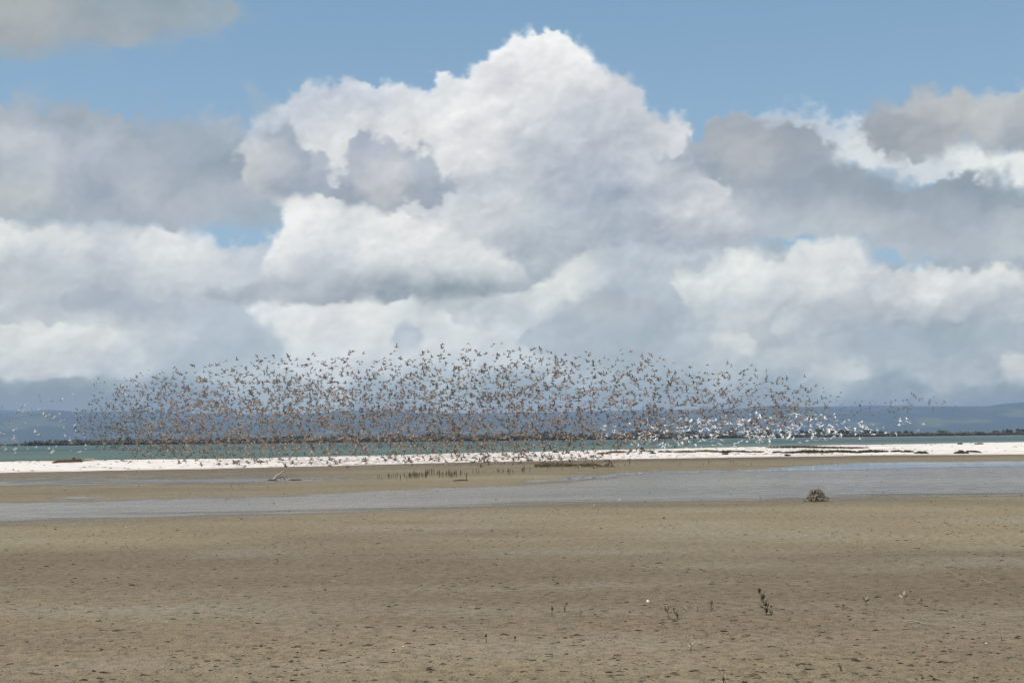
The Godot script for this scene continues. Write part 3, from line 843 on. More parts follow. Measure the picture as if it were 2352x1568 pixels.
func build_mangroves() -> void:
	var r := RandomNumberGenerator.new()
	r.seed = 91
	# a low continuous thicket along the far shore
	var crowns := []
	for k in 5:
		crowns.append(clump_mesh(6.0, 3.0, 90, 0.7, r))
	for k in 5:
		var list := []
		for q in 420:
			var t := r.randf_range(-0.62, 0.62)
			var d := shore(t) + 4.0 + r.randf() * r.randf() * 60.0
			var s := r.randf_range(0.8, 1.25) * pw([-0.62, 0.4, -0.405, 0.4, -0.385, 1.45, -0.1, 1.4, 0.15, 1.4, 0.19, 1.05, 0.62, 1.0], t)
			list.append(Transform3D(Basis(Vector3.UP, r.randf() * TAU).scaled(Vector3(s * 1.3, s, s * 1.3)), Vector3(t * d, -0.25, -d)))
		var mm := MultiMesh.new()
		mm.transform_format = MultiMesh.TRANSFORM_3D
		mm.mesh = crowns[k]
		mm.instance_count = list.size()
		for q in list.size():
			mm.set_instance_transform(q, list[q])
		var o := MultiMeshInstance3D.new()
		o.multimesh = mm
		o.material_override = mat(lin(0.13 + 0.008 * k, 0.128, 0.09), 0.95, 0.1)
		o.name = numbered("mangrove_thicket")
		add_child(o, true)
		tag(o, "low dark mangrove thicket fringing the far shore", "thicket", "mangrove fringe of the far shore", "stuff")
	# trees that stand above it, [picture x, width in rows, height in rows]
	var spots := [[82, 40, 10], [120, 44, 12], [165, 46, 12], [205, 42, 13], [250, 46, 13], [300, 44, 14], [345, 40, 12], [400, 46, 14], [455, 44, 13], [510, 40, 15], [560, 44, 14], [640, 36, 15], [675, 30, 18], [700, 26, 17], [755, 40, 13], [800, 46, 17], [850, 38, 14], [905, 34, 16], [985, 26, 21], [1012, 28, 18], [1065, 38, 18], [1100, 30, 13], [1150, 40, 15], [1200, 44, 17], [1245, 48, 20], [1290, 46, 18], [1340, 40, 15], [1420, 40, 17], [1455, 46, 21], [1500, 40, 19], [1545, 44, 18], [1590, 40, 17], [1640, 44, 18], [1675, 36, 17],
		[1722, 40, 17], [1752, 44, 19], [1800, 30, 16], [1846, 34, 17], [1880, 30, 18, 1], [1915, 38, 17], [1945, 34, 15], [1985, 32, 16], [2012, 30, 13], [2052, 26, 12], [2080, 22, 11], [2152, 26, 13, 1], [2285, 22, 11], [2312, 24, 12], [2340, 24, 13]]
	var green := mat(lin(0.066, 0.078, 0.05), 0.95, 0.1)
	var pale := mat(lin(0.10, 0.13, 0.055), 0.95, 0.1)
	var bark := mat(lin(0.09, 0.07, 0.05), 0.95, 0.1)
	for s in spots:
		var t: float = (s[0] - CX) / F
		var d := shore(t) + r.randf_range(35.0, 90.0)
		var w: float = s[1] * d / F
		var h: float = s[2] * d / F
		var pt: bool = s.size() > 3
		var o := base("shore_tree", Vector3(t * d, -0.1, -d))
		var st := begin()
		tube(st, [Vector3.ZERO, Vector3(0.1, h * 0.3, 0), Vector3(0.0, h * 0.6, 0.1)], [0.22, 0.17, 0.06], 5)
		var trunk := put("trunk", done(st), bark, o)
		for side in [1.0, -1.0]:
			st = begin()
			tube(st, [Vector3(0.05, h * 0.27, 0), Vector3(w * 0.21 * side, h * 0.53, 0.25 * side)], [0.12, 0.04], 4)
			put("branch", done(st), bark, trunk)
		put("crown", clump_mesh(w * 1.25, h, 620, 0.85, r), pale if pt else green, o)
		tag(o, "pale green bushy tree rising from the mangrove fringe across the water" if pt else "%s dark tree rising from the mangrove fringe across the water" % ("tall slender" if s[2] >= 17 and s[1] < 32 else "tall broad" if s[2] >= 17 else "low spreading" if s[1] >= 38 else "small round"), "tree", "pale trees on the far shore" if pt else "dark trees on the far shore")


# ------------------------------------------------------------------ birds
func bird_mesh(pose: Array, span: float, chord: float, body: float, tops: Array) -> ArrayMesh:
	# one skin: a spindle body with bill and tail, and two wings bent at the wrist. tops = [back, wing, wing tip, underside, bill]
	var st := begin()
	var rings := []
	for q in [[-0.335, -0.012, 0.003, 4], [-0.235, 0.0, 0.011, 4], [-0.205, 0.010, 0.030, 0], [-0.165, 0.006, 0.028, 0], [-0.09, -0.004, 0.056, 0], [0.0, -0.008, 0.058, 0], [0.08, 0.0, 0.038, 0], [0.13, 0.004, 0.026, 0], [0.19, 0.008, 0.022, 2]]:
		var ring := []
		for s in 6:
			var a := TAU * s / 6.0
			var flat := 0.3 if q[0] > 0.15 else 1.0
			ring.append([Vector3(cos(a) * q[2], q[1] + sin(a) * q[2] * flat, q[0]) * body, tops[4] if q[3] == 4 else (tops[3] if sin(a) < -0.2 else tops[q[3]])])
		rings.append(ring)
	for k in rings.size() - 1:
		for s in 6:
			var a: Array = rings[k][s]
			var b: Array = rings[k][(s + 1) % 6]
			var c: Array = rings[k + 1][(s + 1) % 6]
			var d: Array = rings[k + 1][s]
			for v in [a, c, b, a, d, c]:
				st.set_color(v[1])
				st.add_vertex(v[0])
	for side in [-1.0, 1.0]:
		var up1: float = pose[0] if side > 0.0 else pose[3]
		var up2: float = pose[1] if side > 0.0 else pose[4]
		var sweep: float = pose[5]
		var w1 := span * 0.22
		var w2 := span * 0.27
		var joints := [Vector3(0.03 * body, 0.012, 0)]
		joints.append(joints[0] + Vector3(cos(up1) * w1, sin(up1) * w1, -sweep * 0.35))
		joints.append(joints[1] + Vector3(cos(up2) * w2 * 0.55, sin(up2) * w2 * 0.55, sweep * 0.45))
		joints.append(joints[1] + Vector3(cos(up2) * w2, sin(up2) * w2, sweep * 1.15))
		var wide := [chord, chord * 0.92, chord * 0.62, chord * 0.06]
		var secs := []
		for k in 4:
			var j: Vector3 = joints[k]
			j.x *= side
			var lead := j + Vector3(0, 0, -wide[k] * 0.4)
			var trail := j + Vector3(0, -0.006, wide[k] * 0.6)
			var crest := j + Vector3(0, 0.010 * (1.0 - k / 4.0), -wide[k] * 0.1)
			var keel := j + Vector3(0, -0.006 * (1.0 - k / 4.0), -wide[k] * 0.1)
			secs.append([lead, crest, trail, keel])
		for k in 3:
			var cu: Color = tops[1] if k < 1 else (tops[1].lerp(tops[2], 0.45) if k == 1 else tops[2])
			var cv: Color = tops[1].lerp(tops[2], 0.2) if k < 1 else tops[2]
			for e in 4:
				var a: Vector3 = secs[k][e]
				var b: Vector3 = secs[k][(e + 1) % 4]
				var c: Vector3 = secs[k + 1][(e + 1) % 4]
				var d: Vector3 = secs[k + 1][e]
				var order := [a, d, c, a, c, b] if side > 0.0 else [a, c, d, a, b, c]
				for v in order:
					st.set_color((cu if e == 0 else cv) if e < 2 else tops[3].lerp(tops[2], 0.12 * k))
					st.add_vertex(v)
	return done(st)


const POSES := [[0.95, 0.55, "raised high", 0.85, 0.5, 0.10], [0.55, 0.15, "raised", 0.6, 0.05, 0.10], [0.25, -0.35, "arched and level", 0.2, -0.25, 0.12], [-0.25, -0.75, "swept down", -0.3, -0.7, 0.14], [0.75, -0.25, "half raised", 0.6, -0.4, 0.16], [-0.5, -0.35, "pressed down", -0.6, -0.2, 0.08], [1.15, 0.95, "raised high", 1.25, 0.85, 0.05], [0.4, -0.6, "arched and level", 0.55, -0.5, 0.2], [0.05, -0.1, "raised", 0.35, 0.0, 0.18], [0.8, 0.5, "half raised", 0.35, -0.35, 0.12]]


func bird_basis(heading: float, pitch: float, roll: float, s: float) -> Basis:
	return Basis.from_euler(Vector3(pitch, heading, roll)).scaled(Vector3.ONE * s)


func above_land(px: float, py: float, depth: float) -> Vector3:
	# a point on the sight line that is in the air: nearer if need be
	for k in 40:
		var p := on_depth(px, py, depth)
		if p.y > land(p.x, depth) + 0.25:
			return p
		depth *= 0.975
	return on_depth(px, py, depth)


func build_birds() -> void:
	var r := RandomNumberGenerator.new()
	r.seed = 4021
	var brown := [Color(0.25, 0.19, 0.15), Color(0.37, 0.295, 0.24), Color(0.055, 0.045, 0.04), Color(0.30, 0.255, 0.225), Color(0.10, 0.07, 0.06)]
	var white := [Color(0.80, 0.80, 0.80), Color(0.82, 0.82, 0.82), Color(0.70, 0.70, 0.71), Color(0.80, 0.80, 0.80), Color(0.25, 0.10, 0.06)]
	var grey := [Color(0.55, 0.52, 0.50), Color(0.58, 0.55, 0.53), Color(0.2, 0.18, 0.17), Color(0.74, 0.73, 0.71), Color(0.12, 0.08, 0.06)]
	var bm := []
	var wm := []
	var gm := []
	for p in POSES:
		bm.append(bird_mesh(p, 0.76, 0.118, 1.0, brown))
		wm.append(bird_mesh(p, 0.86, 0.115, 0.9, white))
		gm.append(bird_mesh(p, 0.5, 0.10, 0.62, grey))
	var feather := mat(Color.WHITE, 0.85, 0.2, true)
	# brown waders: a long cloud that rises from the bank, thickest low down
	var top := [170, 935, 230, 890, 340, 852, 520, 826, 700, 808, 930, 797, 1190, 786, 1330, 806, 1480, 804, 1600, 828, 1730, 838, 1820, 866, 1880, 884, 2000, 905, 2200, 910]
	var low := [170, 1000, 230, 1035, 320, 1056, 500, 1062, 1400, 1062, 1480, 1040, 1600, 1014, 1700, 1000, 1850, 985, 2000, 965, 2150, 940]
	var much := [170, 0.15, 230, 0.6, 330, 1.0, 480, 1.0, 1200, 1.0, 1400, 0.66, 1600, 0.44, 1800, 0.33, 1870, 0.22, 1920, 0.08, 2130, 0.07, 2200, 0.015]
	var flock := []
	var tries := 0
	while flock.size() < 8600 and tries < 280000:
		tries += 1
		var px := r.randf_range(170.0, 2200.0)
		if r.randf() > pw(much, px):
			continue
		var a: float = pw(top, px)
		var b: float = pw(low, px)
		var v := r.randf()
		var hgt: float = pw([0.0, 0.02, 0.08, 0.20, 0.3, 0.55, 0.55, 0.9, 0.74, 1.0, 0.86, 1.0, 0.93, 0.5, 1.0, 0.32], v)
		var gap := 0.25 + 0.75 * smoothstep(-0.3, 0.2, n_a.get_noise_2d(px * 0.13, v * 45.0))
		if r.randf() > hgt * gap:
			continue
		var py := lerpf(a, b, v) + r.randfn() * 6.0
		var depth := r.randf_range(86.0, 128.0) + pw([170, 75, 300, 35, 450, 8, 1500, 0, 1800, 6, 1880, 30, 1930, 75, 2200, 85], px) * r.randf_range(0.7, 1.2)
		if r.randf() < 0.25:
			depth += r.randf_range(10.0, 45.0)
		var at := above_land(px, py, depth)
		var pose: int = [0, 1, 1, 2, 2, 3, 4, 5, 6, 7, 7, 8, 9, 9][r.randi() % 14]
		var heading := -PI * 0.5 + r.randfn() * 0.42 + (PI if r.randf() < 0.06 else 0.0)
		if r.randf() < 0.22:
			heading = r.randf() * TAU
		flock.append([-at.z, at, pose, bird_basis(heading, r.randfn() * 0.22 + 0.08, r.randfn() * 0.5 + 0.12, r.randf_range(0.70, 0.92))])
	flock.sort_custom(func(p, q): return p[0] < q[0])
	for k in 300:
		var b: Array = flock[k]
		var o := put("brown_wader", bm[b[2]], feather)
		o.transform = Transform3D(b[3], b[1])
		tag(o, "brown long-billed wader flying in the flock over the shell bank, wings %s" % POSES[b[2]][2], "bird", "brown waders in the flock")
	for pose in POSES.size():
		var rest := flock.slice(300).filter(func(b): return b[2] == pose)
		var mm := MultiMesh.new()
		mm.transform_format = MultiMesh.TRANSFORM_3D
		mm.use_colors = true
		mm.mesh = bm[pose]
		mm.instance_count = rest.size()
		for k in rest.size():
			mm.set_instance_transform(k, Transform3D(rest[k][3], rest[k][1]))
			var tint := r.randf_range(0.75, 1.25)
			mm.set_instance_color(k, Color(tint, tint, tint))
		var o := MultiMeshInstance3D.new()
		o.multimesh = mm
		o.material_override = feather
		o.name = numbered("wader_flock")
		add_child(o, true)
		tag(o, "dense mass of brown waders on the wing over the bank", "flock", "mass of the wader flock", "stuff")
	# white terns and gulls, low over the right half of the bank
	var wtop := [1370, 985, 1480, 962, 1600, 955, 1800, 948, 1900, 948, 2000, 962, 2100, 955, 2170, 968]
	var wlow := [1370, 1012, 1450, 1030, 1560, 1034, 1700, 1028, 1850, 1018, 1950, 1010, 2020, 1005, 2170, 985]
	var wmuch := [1370, 0.15, 1450, 0.6, 1560, 1.0, 1700, 1.0, 1850, 0.85, 1930, 0.62, 1990, 0.4, 2030, 0.12, 2170, 0.06]
	var n := 0
	var more := []
	while n < 480:
		var px := r.randf_range(1370.0, 2170.0)
		if r.randf() > pw(wmuch, px):
			continue
		var v := r.randf()
		var py := lerpf(pw(wtop, px), pw(wlow, px), 0.5 + (v - 0.5) * (0.6 + 0.4 * r.randf())) + r.randfn() * 4.0
		var at := above_land(px, py, r.randf_range(100.0, 150.0) if n < 300 else r.randf_range(140.0, 165.0))
		var pose: int = [0, 1, 1, 2, 2, 7, 3, 3, 4, 5, 8, 9][r.randi() % 12]
		var heading := -PI * 0.5 + r.randfn() * 0.7
		if r.randf() < 0.3:
			heading = r.randf() * TAU
		n += 1
		var here := Transform3D(bird_basis(heading, r.randfn() * 0.2, r.randfn() * 0.4 - 0.1, r.randf_range(0.78, 1.0)), at)
		if n > 300:
			more.append(here)
			continue
		var o := put("white_tern", wm[pose], feather)
		o.transform = here
		tag(o, "white tern flying low over the sea behind the shell bank, wings %s" % POSES[pose][2], "bird", "white terns low over the bank")
	var wmm := MultiMesh.new()
	wmm.transform_format = MultiMesh.TRANSFORM_3D
	wmm.mesh = wm[7]
	wmm.instance_count = more.size()
	for k in more.size():
		wmm.set_instance_transform(k, more[k])
	var wo := MultiMeshInstance3D.new()
	wo.multimesh = wmm
	wo.material_override = feather
	wo.name = numbered("tern_flock")
	add_child(wo, true)
	tag(wo, "further white terns packed among the others over the bank", "flock", "", "stuff")
	# small pale birds that trail behind the flock, further out over the water
	n = 0
	while n < 125:
		var px := r.randf_range(-30.0, 330.0)
		var py: float
		if px < 205.0:
			py = r.randf_range(942.0, 1040.0) if r.randf() < 0.85 else r.randf_range(905.0, 945.0)
		else:
			py = r.randf_range(868.0, 935.0) - (px - 205.0) * 0.12
			if r.randf() < 0.35:
				continue
		var at := on_depth(px, py, r.randf_range(125.0, 185.0))
		if at.y < 0.1:
			continue
		var pose: int = r.randi() % 10
		var o := put("pale_wader", gm[pose], feather)
		o.transform = Transform3D(bird_basis(-PI * 0.5 + r.randfn() * 0.6, r.randfn() * 0.2, r.randfn() * 0.5, r.randf_range(1.25, 1.75)), at)
		tag(o, "small pale grey wader trailing the flock over the water, wings %s" % POSES[pose][2], "bird", "small pale waders trailing the flock")
		n += 1


# ------------------------------------------------------------------ plants and drift
func build_seedlings() -> void:
	var r := RandomNumberGenerator.new()
	r.seed = 606
	var dark := mat(lin(0.070, 0.062, 0.034), 0.55, 0.4)
	dark.backlight_enabled = true
	dark.backlight = Color(0.25, 0.22, 0.1)
	var olive := mat(lin(0.105, 0.098, 0.06), 0.6, 0.4)
	var dead := mat(lin(0.33, 0.29, 0.23), 0.9, 0.2)
	var stemm := mat(lin(0.13, 0.105, 0.075), 0.9, 0.2)
	var blades := []
	for k in 3:
		var st := begin()
		leaf_shape(st, Transform3D.IDENTITY, 1.0, [0.42, 0.5, 0.38][k], [0.1, 0.28, -0.15][k])
		blades.append(done(st))
	# [picture x, y of the foot, height in rows, pairs of leaves, lean, share of dead leaves, words]
	var list := [
		[1760, 1412, 60, 7, -0.22, 0.05, "tallest mangrove seedling, with many paired dark leaves"],
		[1771, 1411, 22, 3, 0.05, 0.0, "short dark mangrove seedling growing against the tallest one"],
		[1296, 1404, 30, 4, 0.28, 0.15, "slanting mangrove seedling with dark upright leaves on bare mud"],
		[1267, 1412, 14, 1, 0.1, 0.4, "tiny seedling with a pale and a dark leaf beside the slanting one"],
		[1331, 1414, 12, 2, 0.5, 0.6, "sprawling half-dead seedling with brown leaves on the mud"],
		[1536, 1421, 23, 2, -0.1, 0.3, "thin mangrove seedling with small leaves, one of a close pair"],
		[1556, 1421, 24, 3, -0.3, 0.0, "darker leaning mangrove seedling of a close pair"],
		[1602, 1402, 10, 1, -0.1, 0.6, "tiny withered seedling with a curled pale leaf"],
		[1634, 1402, 25, 4, 0.06, 0.0, "slender upright dark seedling standing alone"],
		[1586, 1493, 16, 2, 0.2, 0.8, "withered pale seedling lying in a tangle of dry stalks"],
		[1661, 1577, 28, 4, 0.1, 0.35, "broad rosette seedling with pale and dark leaves"],
		[1937, 1399, 10, 1, 0.1, 0.5, "two-leaved sprout, one leaf pale, one dark"],
		[1990, 1388.5, 16, 2, -0.1, 0.35, "squat sprout with four fat leaves, the lowest ones white"],
		[2081, 1387, 25, 2, -0.3, 1.0, "dry leafless-looking seedling, bleached pale"],
		[2116, 1388.6, 12, 1, 0.05, 0.5, "sprout of two broad leaves, the larger bleached"],
		[1931, 1538, 13, 2, -0.1, 0.5, "small grey sprout among dark flecks of mud"],
		[1117, 1474, 15, 1, -0.05, 0.3, "reddish-brown two-leaved sprout in a dark hollow"],
		[1183, 1469, 7, 1, 0.0, 0.0, "very small dark sprout near a white shell"],
	]
	for s in list:
		var foot := hit(s[0], s[1])
		var h: float = s[2] * -foot.z / F
		var o := base("mangrove_seedling", foot, r.randf() * 0.6 - 0.3)
		tag(o, s[6], "seedling", "mangrove seedlings on the bare mud")
		var lean: float = s[4]
		var pts := []
		for k in 5:
			var t := k / 4.0
			pts.append(Vector3(lean * h * t * t + sin(t * 5.0) * 0.02 * h, h * 0.86 * t - 0.01, 0.03 * h * sin(t * 4.0)))
		var st := begin()
		tube(st, pts, [0.006, 0.005, 0.0045, 0.0035, 0.002], 5)
		put("stem", done(st), dead if s[5] > 0.9 else stemm, o)
		var pairs: int = s[3]
		for k in pairs:
			var t := (k + 1.0) / pairs if pairs > 2 else 0.55 + 0.45 * (k + 1.0) / pairs
			var f := t * 4.0
			var i0 := mini(int(f), 3)
			var at: Vector3 = pts[i0].lerp(pts[i0 + 1], f - i0)
			var ll := clampf(h * (0.85 if pairs < 3 else 0.27) * r.randf_range(0.8, 1.15), 0.045, 0.085) * (0.8 if k == pairs - 1 else 1.0)
			var turn := (k % 2) * PI * 0.5 + r.randf_range(-0.3, 0.3) + 0.25
			for side in 2:
				var bs := Basis(Vector3.UP, turn + side * PI) * Basis(Vector3.RIGHT, r.randf_range(0.45, 0.95) if k < pairs - 1 else r.randf_range(0.2, 0.5))
				var lf := put("leaf", blades[r.randi() % 3], dead if r.randf() < s[5] else (dark if r.randf() < 0.7 else olive), o)
				lf.transform = Transform3D(bs.scaled(Vector3.ONE * ll), at)
	# bare sticks
	for s in [[1432, 1546, 24, 0.08, "thin pale stick standing upright in the mud"], [2301, 1470, 14, 0.02, "short dark stick poking out of the mud"]]:
		var foot := hit(s[0], s[1])
		var h: float = s[2] * -foot.z / F
		var st := begin()
		tube(st, [Vector3(0, -0.02, 0), Vector3(-0.1 * h, h * 0.4, 0.01), Vector3(-0.06 * h, h * 0.75, 0), Vector3(-0.2 * h, h, 0)], [0.004, 0.0035, 0.003, 0.0015], 5)
		tube(st, [Vector3(-0.1 * h, h * 0.4, 0.01), Vector3(0.06 * h, h * 0.62, -0.01)], [0.0025, 0.001], 4)
		var o := put("mud_stick", done(st), dead if s[3] > 0.05 else stemm)
		o.position = foot
		tag(o, s[4], "stick")
	for s in [[1568, 1395, 1580, 1402, "short bleached twig lying between two seedlings"], [2076, 1428, 2130, 1433, "long thin dry stalk lying flat on the mud"], [2385 * 0.94, 1339, 2405 * 0.95, 1340, "reddish dry stalk lying on far mud"]]:
		var a := hit(s[0], s[1])
		var b := hit(s[2], s[3])
		var st := begin()
		var d := b - a
		tube(st, [Vector3(0, 0.008, 0), d * 0.3 + Vector3(0, 0.03, 0.01), d * 0.7 + Vector3(0, 0.018, -0.01), d + Vector3(0, 0.006, 0)], [0.005, 0.006, 0.005, 0.003], 5)
		tube(st, [d * 0.3 + Vector3(0, 0.03, 0.01), d * 0.5 + Vector3(0.01, 0.06, 0.03)], [0.004, 0.001], 4)
		var o := put("dry_twig", done(st), dead)
		o.position = a
		tag(o, s[4], "twig")
	# the ranks of seedlings further out: [x from, x to, y of the feet, height, how many]
	var ranks := [[865, 895, 1101, 13, 6], [895, 940, 1101, 13, 14], [938, 985, 1099, 16, 32], [978, 1008, 1092, 14, 12], [1008, 1052, 1096, 16, 24], [1054, 1074, 1092, 12, 6], [1085, 1110, 1090, 12, 6], [1120, 1178, 1087, 11, 9], [1137, 1150, 1086, 13, 3], [1166, 1180, 1088, 15, 4], [1198, 1218, 1085, 16, 6], [1170, 1172, 1094, 8, 2],
		[1250, 1300, 1080, 7, 5], [1320, 1324, 1080, 10, 1], [1390, 1450, 1072, 7, 14], [1445, 1452, 1070, 10, 2], [1560, 1562, 1072, 11, 1], [1612, 1630, 1070, 10, 3], [1676, 1692, 1069, 11, 3], [1700, 1760, 1069, 7, 3], [1810, 1930, 1067, 8, 5], [527, 560, 1120, 9, 5], [150, 330, 1088, 9, 3], [612, 616, 1122, 8, 2], [642, 648, 1091, 6, 1], [880, 915, 1097, 6, 2]]
	var kinds := []
	for k in 4:
		var st := begin()
		tube(st, [Vector3(0, -0.05, 0), Vector3(0.01, 0.5, 0.0), Vector3(0.03 * (k - 1), 0.97, 0.01)], [0.022, 0.02, 0.008], 4)
		for q in 9:
			var t := 0.35 + q * 0.075
			var bs := Basis(Vector3.UP, q * 2.2 + k) * Basis(Vector3.RIGHT, 0.5)
			leaf_shape(st, Transform3D(bs, Vector3(0.01, t, 0)), 0.22, 0.1, 0.2)
		kinds.append(done(st))
	var far_leaf := mat(lin(0.078, 0.072, 0.042), 0.8, 0.25)
	var far_pale := mat(lin(0.13, 0.11, 0.065), 0.85, 0.2)
	for s in ranks:
		for k in s[4]:
			var foot := hit(r.randf_range(s[0], s[1]), s[2] + r.randf_range(-2.5, 2.0))
			var h: float = s[3] * -foot.z / F * r.randf_range(0.55, 0.98)
			var o := put("young_mangrove", kinds[r.randi() % 4], far_leaf if r.randf() < 0.75 else far_pale)
			o.transform = Transform3D(Basis(Vector3.UP, r.randf() * TAU).scaled(Vector3(h * 1.05, h, h * 1.05)), foot)
			if s[0] >= 865 and s[1] < 1075:
				tag(o, "dark young mangrove in the dense row on the mud before the bank", "seedling", "dense row of young mangroves")
			else:
				tag(o, "dark young mangrove standing apart on the mud before the bank", "seedling", "scattered young mangroves")


func build_marsh() -> void:
	var r := RandomNumberGenerator.new()
	r.seed = 88
	# low mats of salt plants on the bank: [x from, x to, y, thickness in rows, kind]
	var mats := [[1693, 1723, 1038, 5, 0], [1723, 1755, 1038, 4, 1], [1774, 1796, 1039, 5, 0], [1796, 1826, 1040, 6, 0], [1812, 1915, 1039, 8, 0], [1906, 1975, 1038, 8, 0], [1970, 2042, 1037, 9, 0], [2044, 2072, 1037, 6, 0], [2068, 2100, 1038, 7, 0], [2100, 2132, 1041, 10, 0], [2191, 2225, 1041, 11, 0], [2222, 2250, 1038, 5, 0], [1802, 1815, 1046, 4, 0], [1652, 1678, 1039, 10, 0], [1658, 1673, 1043, 4, 0],
		[1495, 1504, 1041, 5, 0], [1512, 1525, 1038, 5, 0], [1526, 1543, 1038, 5, 0], [1372, 1400, 1042, 5, 1], [1392, 1440, 1039, 8, 1], [1470, 1500, 1036, 5, 1], [1545, 1600, 1038, 5, 1], [1596, 1660, 1037, 4, 1], [1664, 1700, 1037, 5, 1], [1270, 1282, 1039, 5, 2], [1245, 1254, 1033, 6, 2], [1472, 1476, 1032, 8, 0],
		[2200, 2210, 1020, 4, 3], [2238, 2258, 1020, 3, 3], [1872, 1882, 1023, 3, 3], [590, 606, 1061, 4, 3]]
	var tones := [lin(0.072, 0.072, 0.034), lin(0.23, 0.15, 0.07), lin(0.11, 0.15, 0.035), lin(0.10, 0.075, 0.05)]
	var words := ["dark green low mat of salt plants on the white shells", "rusty brown dried mat of salt plants on the white shells", "small bright green tuft on the shell crest", "small dark tangle of drift weed lying on white shells"]
	var mm := []
	for k in 4:
		mm.append(mat(tones[k], 0.9, 0.2))
	for s in mats:
		var a := hit(s[0], s[2])
		var b := hit(s[1], s[2])
		var c := (a + b) * 0.5
		var w := maxf((b - a).length() * 0.5, 0.15)
		var h: float = s[3] * -c.z / F * 0.62
		var st := begin()
		st.set_smooth_group(0xFFFFFFFF)
		var deep := clampf(w * 0.5, 0.3, 1.6)
		for k in int(clampf(w * 420.0, 140.0, 1500.0)):
			var ang := r.randf() * TAU
			var rad := sqrt(r.randf())
			var x := cos(ang) * rad * w
			var z := sin(ang) * rad * deep
			var hump := 0.55 + 0.6 * n_a.get_noise_2d((c.x + x) * 6.0, z * 6.0)
			var y := h * (1.0 - rad * rad) * hump * r.randf_range(0.4, 1.1)
			var gy := land(c.x + x, -(c.z + z)) - c.y
			var sz := r.randf_range(0.03, 0.07)
			var bs := Basis.from_euler(Vector3(r.randf_range(-0.9, 0.9), r.randf() * TAU, r.randf_range(-0.5, 0.5)))
			var p := Vector3(x, gy + maxf(y, 0.01), z)
			for q in [Vector3(-sz, 0, 0), Vector3(0, sz * 2.0, 0), Vector3(sz, 0, 0), Vector3(0, -sz * 0.5, sz), Vector3(0, sz * 1.6, 0), Vector3(0, 0, -sz)]:
				st.add_vertex(p + bs * q)
		var kind: int = s[4]
		var o := put("drift_weed" if kind == 3 else "salt_plant_mat", done(st), mm[kind])
		o.position = c
		tag(o, words[kind] + ("" if kind > 1 else ", a long strip" if w > 1.6 else ", a small patch"), "plant" if kind < 3 else "weed", ["green mats on the bank", "brown mats on the bank", "bright tufts on the bank", "drift weed on the bank"][kind])
	# rushes at the edge of the pool, in front of the bank
	for s in [[1232, 1320, 1071, 12, 420, "thick bed of dark olive rushes in front of the shells"], [1324, 1378, 1071, 11, 240, "second bed of rushes, standing in a glint of water"], [1376, 1412, 1072, 9, 60, "thin outlying rushes growing in the pool's edge"]]:
		var a := hit(s[0], s[2])
		var b := hit(s[1], s[2])
		var o := base("rush_bed", (a + b) * 0.5)
		tag(o, s[5], "rushes")
		var w := (b - a).length() * 0.5
		for part in 2:
			var st := begin()
			st.set_smooth_group(0xFFFFFFFF)
			for k in int(s[4]):
				var x := r.randf_range(-1.0, 1.0)
				var z := r.randf_range(-1.5, 1.1)
				var h: float = s[3] * -a.z / F * r.randf_range(0.5, 1.0) * (1.0 - 0.35 * x * x)
				var bend := Vector3(r.randfn() * 0.3 * h, h, r.randfn() * 0.2 * h)
				var p := Vector3(x * w, -0.02, z)
				var e := Vector3(cos(k * 1.7), 0, sin(k * 1.7)) * 0.018
				for q in [p - e, p + bend * 0.55 + Vector3(bend.x * -0.15, 0, 0), p + e, p + bend * 0.4 - e * 0.9, p + bend, p + bend * 0.4 + e * 0.9]:
					st.add_vertex(q)
			put("stalks" if part == 0 else "dry_stalks", done(st), [mat(lin(0.085, 0.080, 0.042), 0.85, 0.25), mat(lin(0.19, 0.165, 0.10), 0.85, 0.25)][part], o).set_meta("kind", "stuff")


